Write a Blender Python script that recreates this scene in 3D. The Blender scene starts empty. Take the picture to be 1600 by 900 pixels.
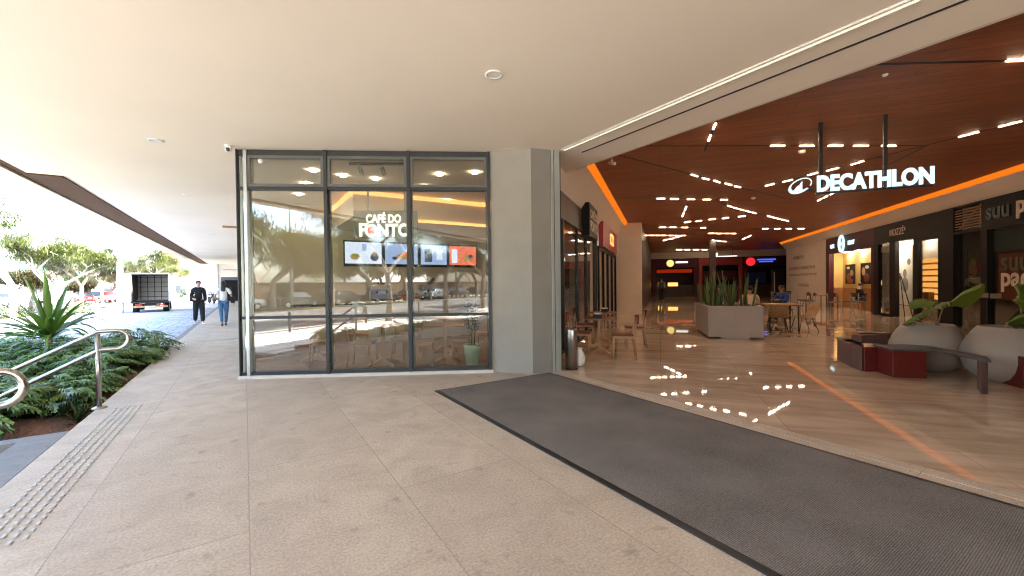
import bpy, math, random
from mathutils import Vector, Matrix, Euler
R = math.radians
random.seed(7)
S = bpy.context.scene
COL = S.collection
# ---------------------------------------------------------------- camera, sky, sun, exposure
H = 1.5
FPX = 650.0
cd = bpy.data.cameras.new('camera'); cam = bpy.data.objects.new('camera', cd); COL.objects.link(cam)
cd.sensor_width = 36; cd.lens = FPX / 1600 * 36; cd.clip_start = 0.05; cd.clip_end = 2000
CM = Matrix.Rotation(R(90 - .705), 4, 'X') @ Matrix.Rotation(R(-.66), 4, 'Z')
cam.matrix_world = Matrix.Translation((0, 0, H)) @ CM
S.camera = cam
AA, BA = R(32.7), R(-19.6)          # the pavement's direction and the mall corridor's direction
# sun: comes from the building's side, behind the viewer
sv, su = .40, -.62
sd = Vector((sv * math.cos(AA) - su * math.sin(AA), sv * math.sin(AA) + su * math.cos(AA), 1.0)).normalized()
elev = math.asin(sd.z)
w = bpy.data.worlds.new('World'); S.world = w; w.use_nodes = True
nt = w.node_tree; nt.nodes.clear()
sky = nt.nodes.new('ShaderNodeTexSky'); sky.sky_type = 'NISHITA'; sky.sun_disc = False
sky.sun_elevation = elev; sky.sun_rotation = math.atan2(sd.x, sd.y)
sky.air_density = 1.0; sky.dust_density = 2.5; sky.ozone_density = 1.0
bg = nt.nodes.new('ShaderNodeBackground'); bg.inputs[1].default_value = .15
wo = nt.nodes.new('ShaderNodeOutputWorld')
nt.links.new(sky.outputs[0], bg.inputs[0]); nt.links.new(bg.outputs[0], wo.inputs[0])
sl = bpy.data.lights.new('sun', 'SUN'); sl.energy = 5.0; sl.angle = R(.53); sl.color = (1, .93, .82)
so = bpy.data.objects.new('sun', sl); COL.objects.link(so); so.rotation_euler = sd.to_track_quat('Z', 'Y').to_euler(); so.location = (0, 0, 30)
S.view_settings.view_transform = 'Standard'; S.view_settings.look = 'None'
S.view_settings.exposure = 3.65; S.view_settings.gamma = 1; S.view_settings.use_curve_mapping = False
S.render.engine = 'CYCLES'
S.cycles.filter_width = 1.1; S.cycles.max_bounces = 10; S.cycles.diffuse_bounces = 7; S.cycles.glossy_bounces = 5; S.cycles.transparent_max_bounces = 16
S.cycles.sample_clamp_indirect = 8; S.cycles.caustics_reflective = False; S.cycles.caustics_refractive = False

# ---------------------------------------------------------------- layout helpers
def ray(px, py):
    return (CM.to_3x3() @ Vector(((px - 800) / FPX, -(py - 450) / FPX, -1)))
def gp(px, py, z=0):
    d = ray(px, py); t = (z - H) / d.z
    return Vector((0, 0, H)) + d * t
def atY(px, py, Y):
    d = ray(px, py); return Vector((0, 0, H)) + d * (Y / d.y)
def toF(p, a): return (p[0] * math.cos(a) + p[1] * math.sin(a), -p[0] * math.sin(a) + p[1] * math.cos(a))
def fromF(x, y, z, a): return Vector((x * math.cos(a) - y * math.sin(a), x * math.sin(a) + y * math.cos(a), z))
def A(v, u, z=0): return fromF(v, u, z, AA)
def B(n, m, z=0): return fromF(n, m, z, BA)
def on(px, py, ang, axis, val):      # where the line of sight meets a wall given in a rotated frame
    d = ray(px, py); dx, dy = toF(d, ang); t = val / (dx if axis == 0 else dy)
    return Vector((0, 0, H)) + d * t

# ---------------------------------------------------------------- materials
def mat(name, col, rough=.6, metal=0, nscale=0, namt=.12, bump=0, bscale=60, emit=None, es=0, spec=.5, coat=0, col2=None, stretch=None, trans=0):
    m = bpy.data.materials.new(name); m.use_nodes = True
    n = m.node_tree; b = n.nodes['Principled BSDF']
    b.inputs['Base Color'].default_value = (*col, 1); b.inputs['Roughness'].default_value = rough
    b.inputs['Metallic'].default_value = metal; b.inputs['Specular IOR Level'].default_value = spec
    b.inputs['Coat Weight'].default_value = coat
    if trans: b.inputs['Transmission Weight'].default_value = trans
    if emit: b.inputs['Emission Color'].default_value = (*emit, 1); b.inputs['Emission Strength'].default_value = es
    tc = n.nodes.new('ShaderNodeTexCoord'); mp = n.nodes.new('ShaderNodeMapping')
    n.links.new(tc.outputs['Object'], mp.inputs[0])
    if stretch: mp.inputs['Scale'].default_value = stretch
    if nscale:
        t = n.nodes.new('ShaderNodeTexNoise'); t.inputs['Scale'].default_value = nscale; t.inputs['Detail'].default_value = 6
        n.links.new(mp.outputs[0], t.inputs['Vector'])
        r = n.nodes.new('ShaderNodeValToRGB'); r.color_ramp.elements[0].position = .3; r.color_ramp.elements[1].position = .7
        c2 = col2 if col2 else tuple(min(1, c * (1 + namt)) for c in col)
        r.color_ramp.elements[0].color = (*(tuple(c * (1 - namt) for c in col) if not col2 else col), 1)
        r.color_ramp.elements[1].color = (*c2, 1)
        n.links.new(t.outputs[0], r.inputs[0]); n.links.new(r.outputs[0], b.inputs['Base Color'])
        rr = n.nodes.new('ShaderNodeMapRange'); rr.inputs[3].default_value = max(.02, rough * .85); rr.inputs[4].default_value = min(1, rough * 1.15)
        n.links.new(t.outputs[0], rr.inputs[0]); n.links.new(rr.outputs[0], b.inputs['Roughness'])
    if bump:
        t = n.nodes.new('ShaderNodeTexNoise'); t.inputs['Scale'].default_value = bscale; t.inputs['Detail'].default_value = 4
        n.links.new(mp.outputs[0], t.inputs['Vector'])
        bu = n.nodes.new('ShaderNodeBump'); bu.inputs['Strength'].default_value = bump; bu.inputs['Distance'].default_value = .01
        n.links.new(t.outputs[0], bu.inputs['Height']); n.links.new(bu.outputs[0], b.inputs['Normal'])
    return m
def lamp_mat(name, col, s):
    m = bpy.data.materials.new(name); m.use_nodes = True; n = m.node_tree; n.nodes.clear()
    e = n.nodes.new('ShaderNodeEmission'); e.inputs[0].default_value = (*col, 1); e.inputs[1].default_value = s
    o = n.nodes.new('ShaderNodeOutputMaterial'); n.links.new(e.outputs[0], o.inputs[0]); return m
def glass_mat(name, tint, base, edge):
    m = bpy.data.materials.new(name); m.use_nodes = True; n = m.node_tree; n.nodes.clear()
    t = n.nodes.new('ShaderNodeBsdfTransparent'); t.inputs[0].default_value = (*tint, 1)
    g = n.nodes.new('ShaderNodeBsdfGlossy'); g.inputs['Roughness'].default_value = .0
    lw = n.nodes.new('ShaderNodeLayerWeight'); lw.inputs[0].default_value = .35
    mr = n.nodes.new('ShaderNodeMapRange'); mr.inputs[3].default_value = base; mr.inputs[4].default_value = edge
    n.links.new(lw.outputs['Facing'], mr.inputs[0])
    mx = n.nodes.new('ShaderNodeMixShader'); o = n.nodes.new('ShaderNodeOutputMaterial')
    n.links.new(mr.outputs[0], mx.inputs[0]); n.links.new(t.outputs[0], mx.inputs[1]); n.links.new(g.outputs[0], mx.inputs[2])
    n.links.new(mx.outputs[0], o.inputs[0]); return m
def tile_mat(name, c1, c2, cm, bw, rh, off, mortar, rough, blotch, bc, ang, nsc=2.0, bump=.15, bsc=220, spec=.5, rotz=0, stretch=(1, 1, 1), detail_col=None, grain=None):
    """stone slabs with fine joints; the pattern is laid out in metres in a rotated frame"""
    m = bpy.data.materials.new(name); m.use_nodes = True; n = m.node_tree; b = n.nodes['Principled BSDF']
    L = n.links.new
    tc = n.nodes.new('ShaderNodeTexCoord'); mp = n.nodes.new('ShaderNodeMapping'); L(tc.outputs['Object'], mp.inputs[0])
    mp.inputs['Rotation'].default_value = (0, 0, rotz)
    br = n.nodes.new('ShaderNodeTexBrick'); br.offset = off; br.inputs['Scale'].default_value = 1
    br.inputs['Brick Width'].default_value = bw; br.inputs['Row Height'].default_value = rh
    br.inputs['Mortar Size'].default_value = mortar; br.inputs['Mortar Smooth'].default_value = .3; br.inputs['Bias'].default_value = 0
    br.inputs['Color1'].default_value = (*c1, 1); br.inputs['Color2'].default_value = (*c2, 1); br.inputs['Mortar'].default_value = (*cm, 1)
    L(mp.outputs[0], br.inputs['Vector'])
    mp2 = n.nodes.new('ShaderNodeMapping'); L(tc.outputs['Object'], mp2.inputs[0]); mp2.inputs['Scale'].default_value = stretch
    no = n.nodes.new('ShaderNodeTexNoise'); no.inputs['Scale'].default_value = nsc; no.inputs['Detail'].default_value = 9; no.inputs['Roughness'].default_value = .62
    no.inputs['Distortion'].default_value = .8
    L(mp2.outputs[0], no.inputs['Vector'])
    rp = n.nodes.new('ShaderNodeValToRGB'); rp.color_ramp.elements[0].position = .38; rp.color_ramp.elements[1].position = .66
    L(no.outputs[0], rp.inputs[0])
    mu = n.nodes.new('ShaderNodeMath'); mu.operation = 'MULTIPLY'; mu.inputs[1].default_value = blotch; L(rp.outputs[0], mu.inputs[0])
    mx = n.nodes.new('ShaderNodeMixRGB'); mx.inputs[2].default_value = (*bc, 1); L(br.outputs[0], mx.inputs[1]); L(mu.outputs[0], mx.inputs[0])
    last = mx.outputs[0]
    if grain:
        g = n.nodes.new('ShaderNodeTexNoise'); g.inputs['Scale'].default_value = grain[0]; g.inputs['Detail'].default_value = 3; L(tc.outputs['Object'], g.inputs['Vector'])
        gr = n.nodes.new('ShaderNodeMapRange'); gr.inputs[1].default_value = .3; gr.inputs[2].default_value = .7; gr.inputs[3].default_value = 1 - grain[1]; gr.inputs[4].default_value = 1 + grain[1]; L(g.outputs[0], gr.inputs[0])
        mg = n.nodes.new('ShaderNodeMixRGB'); mg.blend_type = 'MULTIPLY'; mg.inputs[0].default_value = 1; L(last, mg.inputs[1]); L(gr.outputs[0], mg.inputs[2]); last = mg.outputs[0]
    if detail_col:      # sparse dark stains
        g = n.nodes.new('ShaderNodeTexNoise'); g.inputs['Scale'].default_value = 6.5; g.inputs['Detail'].default_value = 5; L(tc.outputs['Object'], g.inputs['Vector'])
        gr = n.nodes.new('ShaderNodeMapRange'); gr.inputs[1].default_value = .62; gr.inputs[2].default_value = .72; gr.inputs[3].default_value = 0; gr.inputs[4].default_value = .45; L(g.outputs[0], gr.inputs[0])
        mg = n.nodes.new('ShaderNodeMixRGB'); L(gr.outputs[0], mg.inputs[0]); L(last, mg.inputs[1]); mg.inputs[2].default_value = (*detail_col, 1); last = mg.outputs[0]
    L(last, b.inputs['Base Color'])
    b.inputs['Roughness'].default_value = rough; b.inputs['Specular IOR Level'].default_value = spec
    rr = n.nodes.new('ShaderNodeMapRange'); rr.inputs[3].default_value = rough * .8; rr.inputs[4].default_value = min(1, rough * 1.25)
    L(no.outputs[0], rr.inputs[0]); L(rr.outputs[0], b.inputs['Roughness'])
    if bump:
        bn = n.nodes.new('ShaderNodeTexNoise'); bn.inputs['Scale'].default_value = bsc; bn.inputs['Detail'].default_value = 3; L(tc.outputs['Object'], bn.inputs['Vector'])
        ad = n.nodes.new('ShaderNodeMath'); ad.operation = 'SUBTRACT'; L(bn.outputs[0], ad.inputs[0]); L(br.outputs['Fac'], ad.inputs[1])
        bu = n.nodes.new('ShaderNodeBump'); bu.inputs['Strength'].default_value = bump; bu.inputs['Distance'].default_value = .004
        L(ad.outputs[0], bu.inputs['Height']); L(bu.outputs[0], b.inputs['Normal'])
    return m
def leaf_mat(name, c1, c2, rough=.45, sss=.25):
    m = bpy.data.materials.new(name); m.use_nodes = True; n = m.node_tree; L = n.links.new; b = n.nodes['Principled BSDF']
    g = n.nodes.new('ShaderNodeNewGeometry'); tc = n.nodes.new('ShaderNodeTexCoord'); no = n.nodes.new('ShaderNodeTexNoise'); no.inputs['Scale'].default_value = 1.3
    L(tc.outputs['Object'], no.inputs['Vector'])
    ad = n.nodes.new('ShaderNodeMath'); ad.operation = 'ADD'; L(g.outputs['Random Per Island'], ad.inputs[0]); L(no.outputs[0], ad.inputs[1])
    mr = n.nodes.new('ShaderNodeMapRange'); mr.inputs[1].default_value = .4; mr.inputs[2].default_value = 1.5; L(ad.outputs[0], mr.inputs[0])
    mx = n.nodes.new('ShaderNodeMixRGB'); L(mr.outputs[0], mx.inputs[0]); mx.inputs[1].default_value = (*c1, 1); mx.inputs[2].default_value = (*c2, 1)
    L(mx.outputs[0], b.inputs['Base Color']); b.inputs['Roughness'].default_value = rough
    tr = n.nodes.new('ShaderNodeBsdfTranslucent'); L(mx.outputs[0], tr.inputs[0])
    ms = n.nodes.new('ShaderNodeMixShader'); ms.inputs[0].default_value = sss; L(b.outputs[0], ms.inputs[1]); L(tr.outputs[0], ms.inputs[2])
    L(ms.outputs[0], n.nodes['Material Output'].inputs[0]); return m

M = dict(
 paving=tile_mat('pink_granite_paving', (.50,.415,.325), (.57,.475,.37), (.30,.25,.20), 3.0, .945, .33, .004, .62, .8, (.42,.345,.27), 0, nsc=2.6, bump=.35, bsc=120, rotz=R(90), detail_col=(.2,.16,.14), grain=(60,.20)),
 marble=tile_mat('polished_marble', (.66,.52,.385), (.72,.57,.43), (.3,.23,.17), 1.2, 1.2, 0, .003, .028, .7, (.36,.255,.17), 0, nsc=1.3, bump=.022, bsc=1.4, stretch=(.6, 2.6, 1), spec=.7),
 soffit=mat('painted_soffit', (.86,.77,.65), .8, nscale=.35, namt=.045, bump=.12, bscale=3),
 brownpanel=mat('brown_metal_panel', (.10,.055,.03), .85, nscale=2, namt=.06, spec=.1),
 fascia=mat('cream_fascia', (.78,.66,.5), .7, nscale=1, namt=.03),
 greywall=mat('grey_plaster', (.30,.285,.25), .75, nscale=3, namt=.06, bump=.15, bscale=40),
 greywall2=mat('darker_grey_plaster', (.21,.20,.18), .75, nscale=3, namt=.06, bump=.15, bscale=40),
 alu=mat('pale_anodised_frame', (.52,.57,.57), .35, .6, nscale=4, namt=.05),
 mullion=mat('charcoal_window_frame', (.028,.031,.032), .5, .1, nscale=8, namt=.15),
 sill=mat('white_stone_sill', (.6,.56,.5), .6, nscale=5, namt=.08),
 glass=glass_mat('coated_glass', (.90,.92,.88), .068, .85),
 glass2=glass_mat('clear_glass', (.93,.95,.94), .06, .8),
 matrib=None,
 steel=mat('brushed_stainless', (.40,.385,.36), .30, 1, nscale=20, namt=.06),
 wood=mat('light_oak', (.42,.23,.12), .45, nscale=6, namt=.2, stretch=(1,1,.15)),
 wood2=mat('reddish_wood', (.22,.075,.04), .4, nscale=6, namt=.2),
 dark=mat('black_metal', (.015,.015,.016), .45, .2, nscale=9, namt=.2),
 cafewall=mat('beige_cafe_wall', (.60,.52,.40), .8, nscale=2, namt=.04),
 cafefloor=tile_mat('brown_cafe_floor', (.30,.17,.10), (.33,.19,.11), (.12,.07,.04), 1.2, .3, .5, .003, .25, .5, (.22,.12,.07), 0, nsc=3, bump=0),
 cafeceil=mat('cafe_ceiling', (.66,.56,.44), .8, nscale=1, namt=.03),
 white=mat('white_paint', (.78,.76,.72), .5, nscale=3, namt=.04),
 mallwall=mat('warm_white_mall_wall', (.72,.63,.53), .55, nscale=1.5, namt=.05),
 plaster=mat('mall_bulkhead', (.72,.62,.52), .7, nscale=1, namt=.03),
 darkbrown=mat('dark_brown_panel', (.05,.032,.025), .5, nscale=3, namt=.15),
 black=mat('black_shopfront', (.008,.0065,.0065), .5, nscale=5, namt=.2, spec=.2),
 burgundy=mat('burgundy_panel', (.07,.008,.014), .5, spec=.3, nscale=3, namt=.1),
 redpanel=mat('red_panel', (.32,.018,.02), .4, nscale=3, namt=.1),
 yellowwall=mat('yellow_wall', (.62,.42,.14), .6, nscale=2, namt=.05),
 orangewood=mat('orange_wood', (.35,.15,.05), .5, nscale=5, namt=.15),
 pot=mat('grey_fibre_planter', (.33,.27,.22), .55, nscale=3, namt=.07, bump=.1, bscale=30),
 box=mat('light_grey_planter_panel', (.40,.355,.32), .45, nscale=2, namt=.05),
 soil=mat('bark_mulch', (.10,.045,.025), .95, nscale=30, col2=(.25,.12,.07), bump=1, bscale=60),
 redbench=mat('red_lacquer', (.13,.010,.006), .35, nscale=4, namt=.1, coat=.3),
 greybench=mat('grey_bench_slats', (.075,.075,.078), .5, nscale=8, namt=.1),
 pinkbench=mat('mauve_bench_side', (.13,.075,.07), .5, nscale=5, namt=.08),
 granite=tile_mat('grey_granite', (.19,.18,.17), (.22,.21,.195), (.10,.10,.10), 1.0, .5, .5, .004, .6, .5, (.14,.135,.13), 0, nsc=6, bump=.2, grain=(150,.25)),
 asphalt=mat('asphalt', (.11,.11,.11), .85, nscale=1.2, namt=.15, bump=.4, bscale=90),
 concrete=mat('pale_concrete', (.60,.56,.49), .85, nscale=1.0, namt=.1, bump=.2, bscale=50),
 curb=mat('kerb_stone', (.42,.4,.37), .8, nscale=3, namt=.12),
 grass=mat('dry_grass', (.05,.06,.02), .9, nscale=2, col2=(.12,.11,.04), bump=.8, bscale=40),
 bark=mat('tree_bark', (.16,.12,.09), .9, nscale=6, col2=(.30,.25,.2), bump=.8, bscale=20, stretch=(1,1,.3)),
 palebark=mat('limewashed_trunk', (.66,.63,.58), .9, nscale=5, namt=.12, bump=.5, bscale=20),
 leafA=leaf_mat('leaf_mid_green', (.012,.024,.005), (.05,.075,.014), sss=.2),
 leafB=leaf_mat('leaf_yellow_green', (.03,.05,.006), (.11,.13,.02), sss=.25),
 leafC=leaf_mat('leaf_olive', (.018,.02,.006), (.065,.055,.015), sss=.2),
 leafD=leaf_mat('leaf_dark_philodendron', (.045,.10,.022), (.17,.28,.07), rough=.35, sss=.25),
 leafE=leaf_mat('leaf_dracaena', (.05,.12,.015), (.15,.26,.04), rough=.35, sss=.3),
 leafF=leaf_mat('leaf_fan_palm', (.09,.16,.02), (.20,.29,.05), rough=.35, sss=.35),
 leafG=leaf_mat('leaf_snake_plant', (.05,.10,.03), (.17,.23,.08), rough=.4, sss=.1),
 skin=mat('skin', (.42,.24,.16), .5, nscale=8, namt=.06), skin2=mat('fair_skin', (.55,.34,.24), .5, nscale=8, namt=.06),
 hair=mat('black_hair', (.012,.010,.009), .45, nscale=30, namt=.3), hairb=mat('brown_hair', (.10,.045,.02), .45, nscale=30, namt=.3),
 blackcloth=mat('black_cloth', (.010,.011,.014), .9, nscale=10, namt=.25, bump=.3, bscale=25),
 whitecloth=mat('white_cloth', (.78,.78,.78), .85, nscale=10, namt=.05, bump=.3, bscale=25),
 jeans=mat('blue_denim', (.06,.15,.28), .85, nscale=14, namt=.25, bump=.3, bscale=60),
 bluecloth=mat('blue_cloth', (.02,.07,.25), .85, nscale=10, namt=.2),
 creamcloth=mat('cream_shirt_cloth', (.62,.52,.40), .85, nscale=10, namt=.06),
 tan=mat('tan_woven_cord', (.42,.27,.14), .75, nscale=40, namt=.3, bump=.5, bscale=120),
 studsteel=mat('worn_steel_studs', (.50,.48,.44), .45, .4, nscale=20, namt=.1),
 sash=mat('grey_inner_frame', (.10,.105,.10), .5, nscale=5, namt=.08),
 tyre=mat('tyre_rubber', (.015,.015,.015), .8, nscale=20, namt=.2),
 carglass=mat('car_glass', (.02,.025,.03), .05, nscale=2, namt=.1, spec=.8),
 lightlens=mat('lens', (.7,.7,.7), .15, nscale=3, namt=.05), redlens=mat('red_lens', (.5,.02,.02), .2, nscale=3, namt=.05),
 brownwall=mat('brown_boundary_wall', (.10,.065,.045), .85, nscale=1.5, namt=.25),
 terracotta=mat('terracotta_building', (.36,.19,.11), .8, nscale=.6, namt=.1),
 teal=mat('turquoise_cladding', (.05,.42,.42), .5, nscale=.6, namt=.1),
 palebldg=mat('pale_building', (.72,.7,.66), .8, nscale=.3, namt=.08),
 win=mat('building_window', (.06,.07,.08), .15, nscale=1, namt=.3),
 greenpot=mat('sage_green_pot', (.42,.50,.36), .4, nscale=5, namt=.05),
 bag=mat('white_bin_liner', (.8,.8,.8), .4, nscale=6, namt=.05),
 seatred=mat('brown_leather_seat', (.16,.035,.02), .4, nscale=8, namt=.15),
 led=lamp_mat('warm_led', (1, .71, .46), 15), ledstrip=lamp_mat('cream_led_strip', (1, .86, .62), .10),
 cove=lamp_mat('orange_cove_led', (1, .20, .010), .085), cove2=lamp_mat('cafe_cove_led', (1, .36, .10), .22),
 down=lamp_mat('downlight_disc', (1, .85, .65), 18), off=mat('unlit_lamp_glass', (.85,.82,.75), .3, nscale=5, namt=.03),
 signwhite=lamp_mat('lit_white_letters', (.60, .92, 1), .13), signcream=lamp_mat('lit_cream_letters', (1, .93, .75), .15),
 signorange=lamp_mat('lit_orange_letters', (1, .3, .08), .25), signred=lamp_mat('lit_red_sign', (1, .02, .03), .12),
 signblue=lamp_mat('lit_blue_sign', (.08, .15, 1), .09), signyellow=lamp_mat('lit_yellow_sign', (1, .7, .22), .11), ballorange=lamp_mat('lit_orange_dot', (1, .12, .02), .12),
 warmglow=lamp_mat('warm_shelf_light', (1, .42, .09), .22), redglow=lamp_mat('red_strip_light', (1, .06, .01), .022), orangeglow=lamp_mat('orange_counter_light', (1,.5,.12), .18),
 s_blue=lamp_mat('screen_blue', (.30,.38,.62), 0.131), s_pale=lamp_mat('screen_pale', (.62,.68,.85), 0.131), s_red=lamp_mat('screen_red', (.75,.16,.10), 0.119), s_food=lamp_mat('screen_food', (.5,.28,.10), 0.095), s_dark=lamp_mat('screen_dark', (.06,.08,.14), 0.095), s_green=lamp_mat('screen_green', (.2,.32,.12), 0.095),
)
# ribbed entrance carpet
def rib_mat():
    m = bpy.data.materials.new('ribbed_grey_carpet'); m.use_nodes = True; n = m.node_tree; L = n.links.new; b = n.nodes['Principled BSDF']
    tc = n.nodes.new('ShaderNodeTexCoord')
    wv = n.nodes.new('ShaderNodeTexWave'); wv.bands_direction = 'Y'; wv.inputs['Scale'].default_value = 30; wv.inputs['Distortion'].default_value = 4.5; wv.inputs['Detail'].default_value = 3; wv.inputs['Detail Scale'].default_value = 6
    L(tc.outputs['Object'], wv.inputs['Vector'])
    no = n.nodes.new('ShaderNodeTexNoise'); no.inputs['Scale'].default_value = 85; no.inputs['Detail'].default_value = 2; L(tc.outputs['Object'], no.inputs['Vector'])
    n2 = n.nodes.new('ShaderNodeTexNoise'); n2.inputs['Scale'].default_value = 1.6; n2.inputs['Detail'].default_value = 8; L(tc.outputs['Object'], n2.inputs['Vector'])
    mu = n.nodes.new('ShaderNodeMath'); mu.operation = 'MULTIPLY'; L(wv.outputs['Fac'], mu.inputs[0]); L(no.outputs[0], mu.inputs[1])
    ad = n.nodes.new('ShaderNodeMath'); ad.operation = 'MULTIPLY_ADD'; L(n2.outputs[0], ad.inputs[0]); ad.inputs[1].default_value = .55; L(mu.outputs[0], ad.inputs[2])
    rp = n.nodes.new('ShaderNodeValToRGB'); rp.color_ramp.elements[0].position = .1; rp.color_ramp.elements[1].position = .85
    rp.color_ramp.elements[0].color = (.055,.051,.048,1); rp.color_ramp.elements[1].color = (.29,.262,.24,1)
    L(ad.outputs[0], rp.inputs[0]); L(rp.outputs[0], b.inputs['Base Color']); b.inputs['Roughness'].default_value = .95; b.inputs['Specular IOR Level'].default_value = .15
    bu = n.nodes.new('ShaderNodeBump'); bu.inputs['Strength'].default_value = .6; bu.inputs['Distance'].default_value = .006; L(mu.outputs[0], bu.inputs['Height']); L(bu.outputs[0], b.inputs['Normal'])
    return m
M['matrib'] = rib_mat()
def plank_mat():
    m = bpy.data.materials.new('dark_wood_ceiling'); m.use_nodes = True; n = m.node_tree; L = n.links.new; b = n.nodes['Principled BSDF']
    tc = n.nodes.new('ShaderNodeTexCoord')
    br = n.nodes.new('ShaderNodeTexBrick'); br.offset = .37; br.inputs['Scale'].default_value = 1; br.inputs['Brick Width'].default_value = 3.2; br.inputs['Row Height'].default_value = .22
    br.inputs['Mortar Size'].default_value = .003; br.inputs['Color1'].default_value = (.36,.115,.05,1); br.inputs['Color2'].default_value = (.28,.088,.04,1); br.inputs['Mortar'].default_value = (.05,.02,.01,1)
    L(tc.outputs['Object'], br.inputs['Vector'])
    mp = n.nodes.new('ShaderNodeMapping'); mp.inputs['Scale'].default_value = (.5, 9, 1); L(tc.outputs['Object'], mp.inputs[0])
    no = n.nodes.new('ShaderNodeTexNoise'); no.inputs['Scale'].default_value = 3; no.inputs['Detail'].default_value = 7; no.inputs['Distortion'].default_value = .6; L(mp.outputs[0], no.inputs['Vector'])
    mr = n.nodes.new('ShaderNodeMapRange'); mr.inputs[1].default_value = .3; mr.inputs[2].default_value = .7; mr.inputs[3].default_value = .72; mr.inputs[4].default_value = 1.3; L(no.outputs[0], mr.inputs[0])
    mx = n.nodes.new('ShaderNodeMixRGB'); mx.blend_type = 'MULTIPLY'; mx.inputs[0].default_value = 1; L(br.outputs[0], mx.inputs[1]); L(mr.outputs[0], mx.inputs[2])
    L(mx.outputs[0], b.inputs['Base Color']); b.inputs['Roughness'].default_value = .5
    return m
M['planks'] = plank_mat()
def cobble_mat():
    m = bpy.data.materials.new('fan_laid_paving_blocks'); m.use_nodes = True; n = m.node_tree; L = n.links.new; b = n.nodes['Principled BSDF']
    tc = n.nodes.new('ShaderNodeTexCoord')
    br = n.nodes.new('ShaderNodeTexBrick'); br.inputs['Scale'].default_value = 1; br.inputs['Brick Width'].default_value = .44; br.inputs['Row Height'].default_value = .2; br.inputs['Mortar Size'].default_value = .018
    br.inputs['Color1'].default_value = (.50,.54,.60,1); br.inputs['Color2'].default_value = (.32,.36,.42,1); br.inputs['Mortar'].default_value = (.13,.15,.18,1)
    wn = n.nodes.new('ShaderNodeTexNoise'); wn.inputs['Scale'].default_value = .9; L(tc.outputs['Object'], wn.inputs['Vector'])
    mx = n.nodes.new('ShaderNodeMixRGB'); mx.inputs[0].default_value = .35; L(tc.outputs['Object'], mx.inputs[1]); L(wn.outputs['Color'], mx.inputs[2])
    L(mx.outputs[0], br.inputs['Vector']); L(br.outputs[0], b.inputs['Base Color']); b.inputs['Roughness'].default_value = .7
    bu = n.nodes.new('ShaderNodeBump'); bu.inputs['Strength'].default_value = .5; bu.invert = True; bu.inputs['Distance'].default_value = .01; L(br.outputs['Fac'], bu.inputs['Height']); L(bu.outputs[0], b.inputs['Normal'])
    return m
M['cobble'] = cobble_mat()
def paint(name, c): return mat(name, c, .25, .1, nscale=2, namt=.04, coat=.6)

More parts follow.
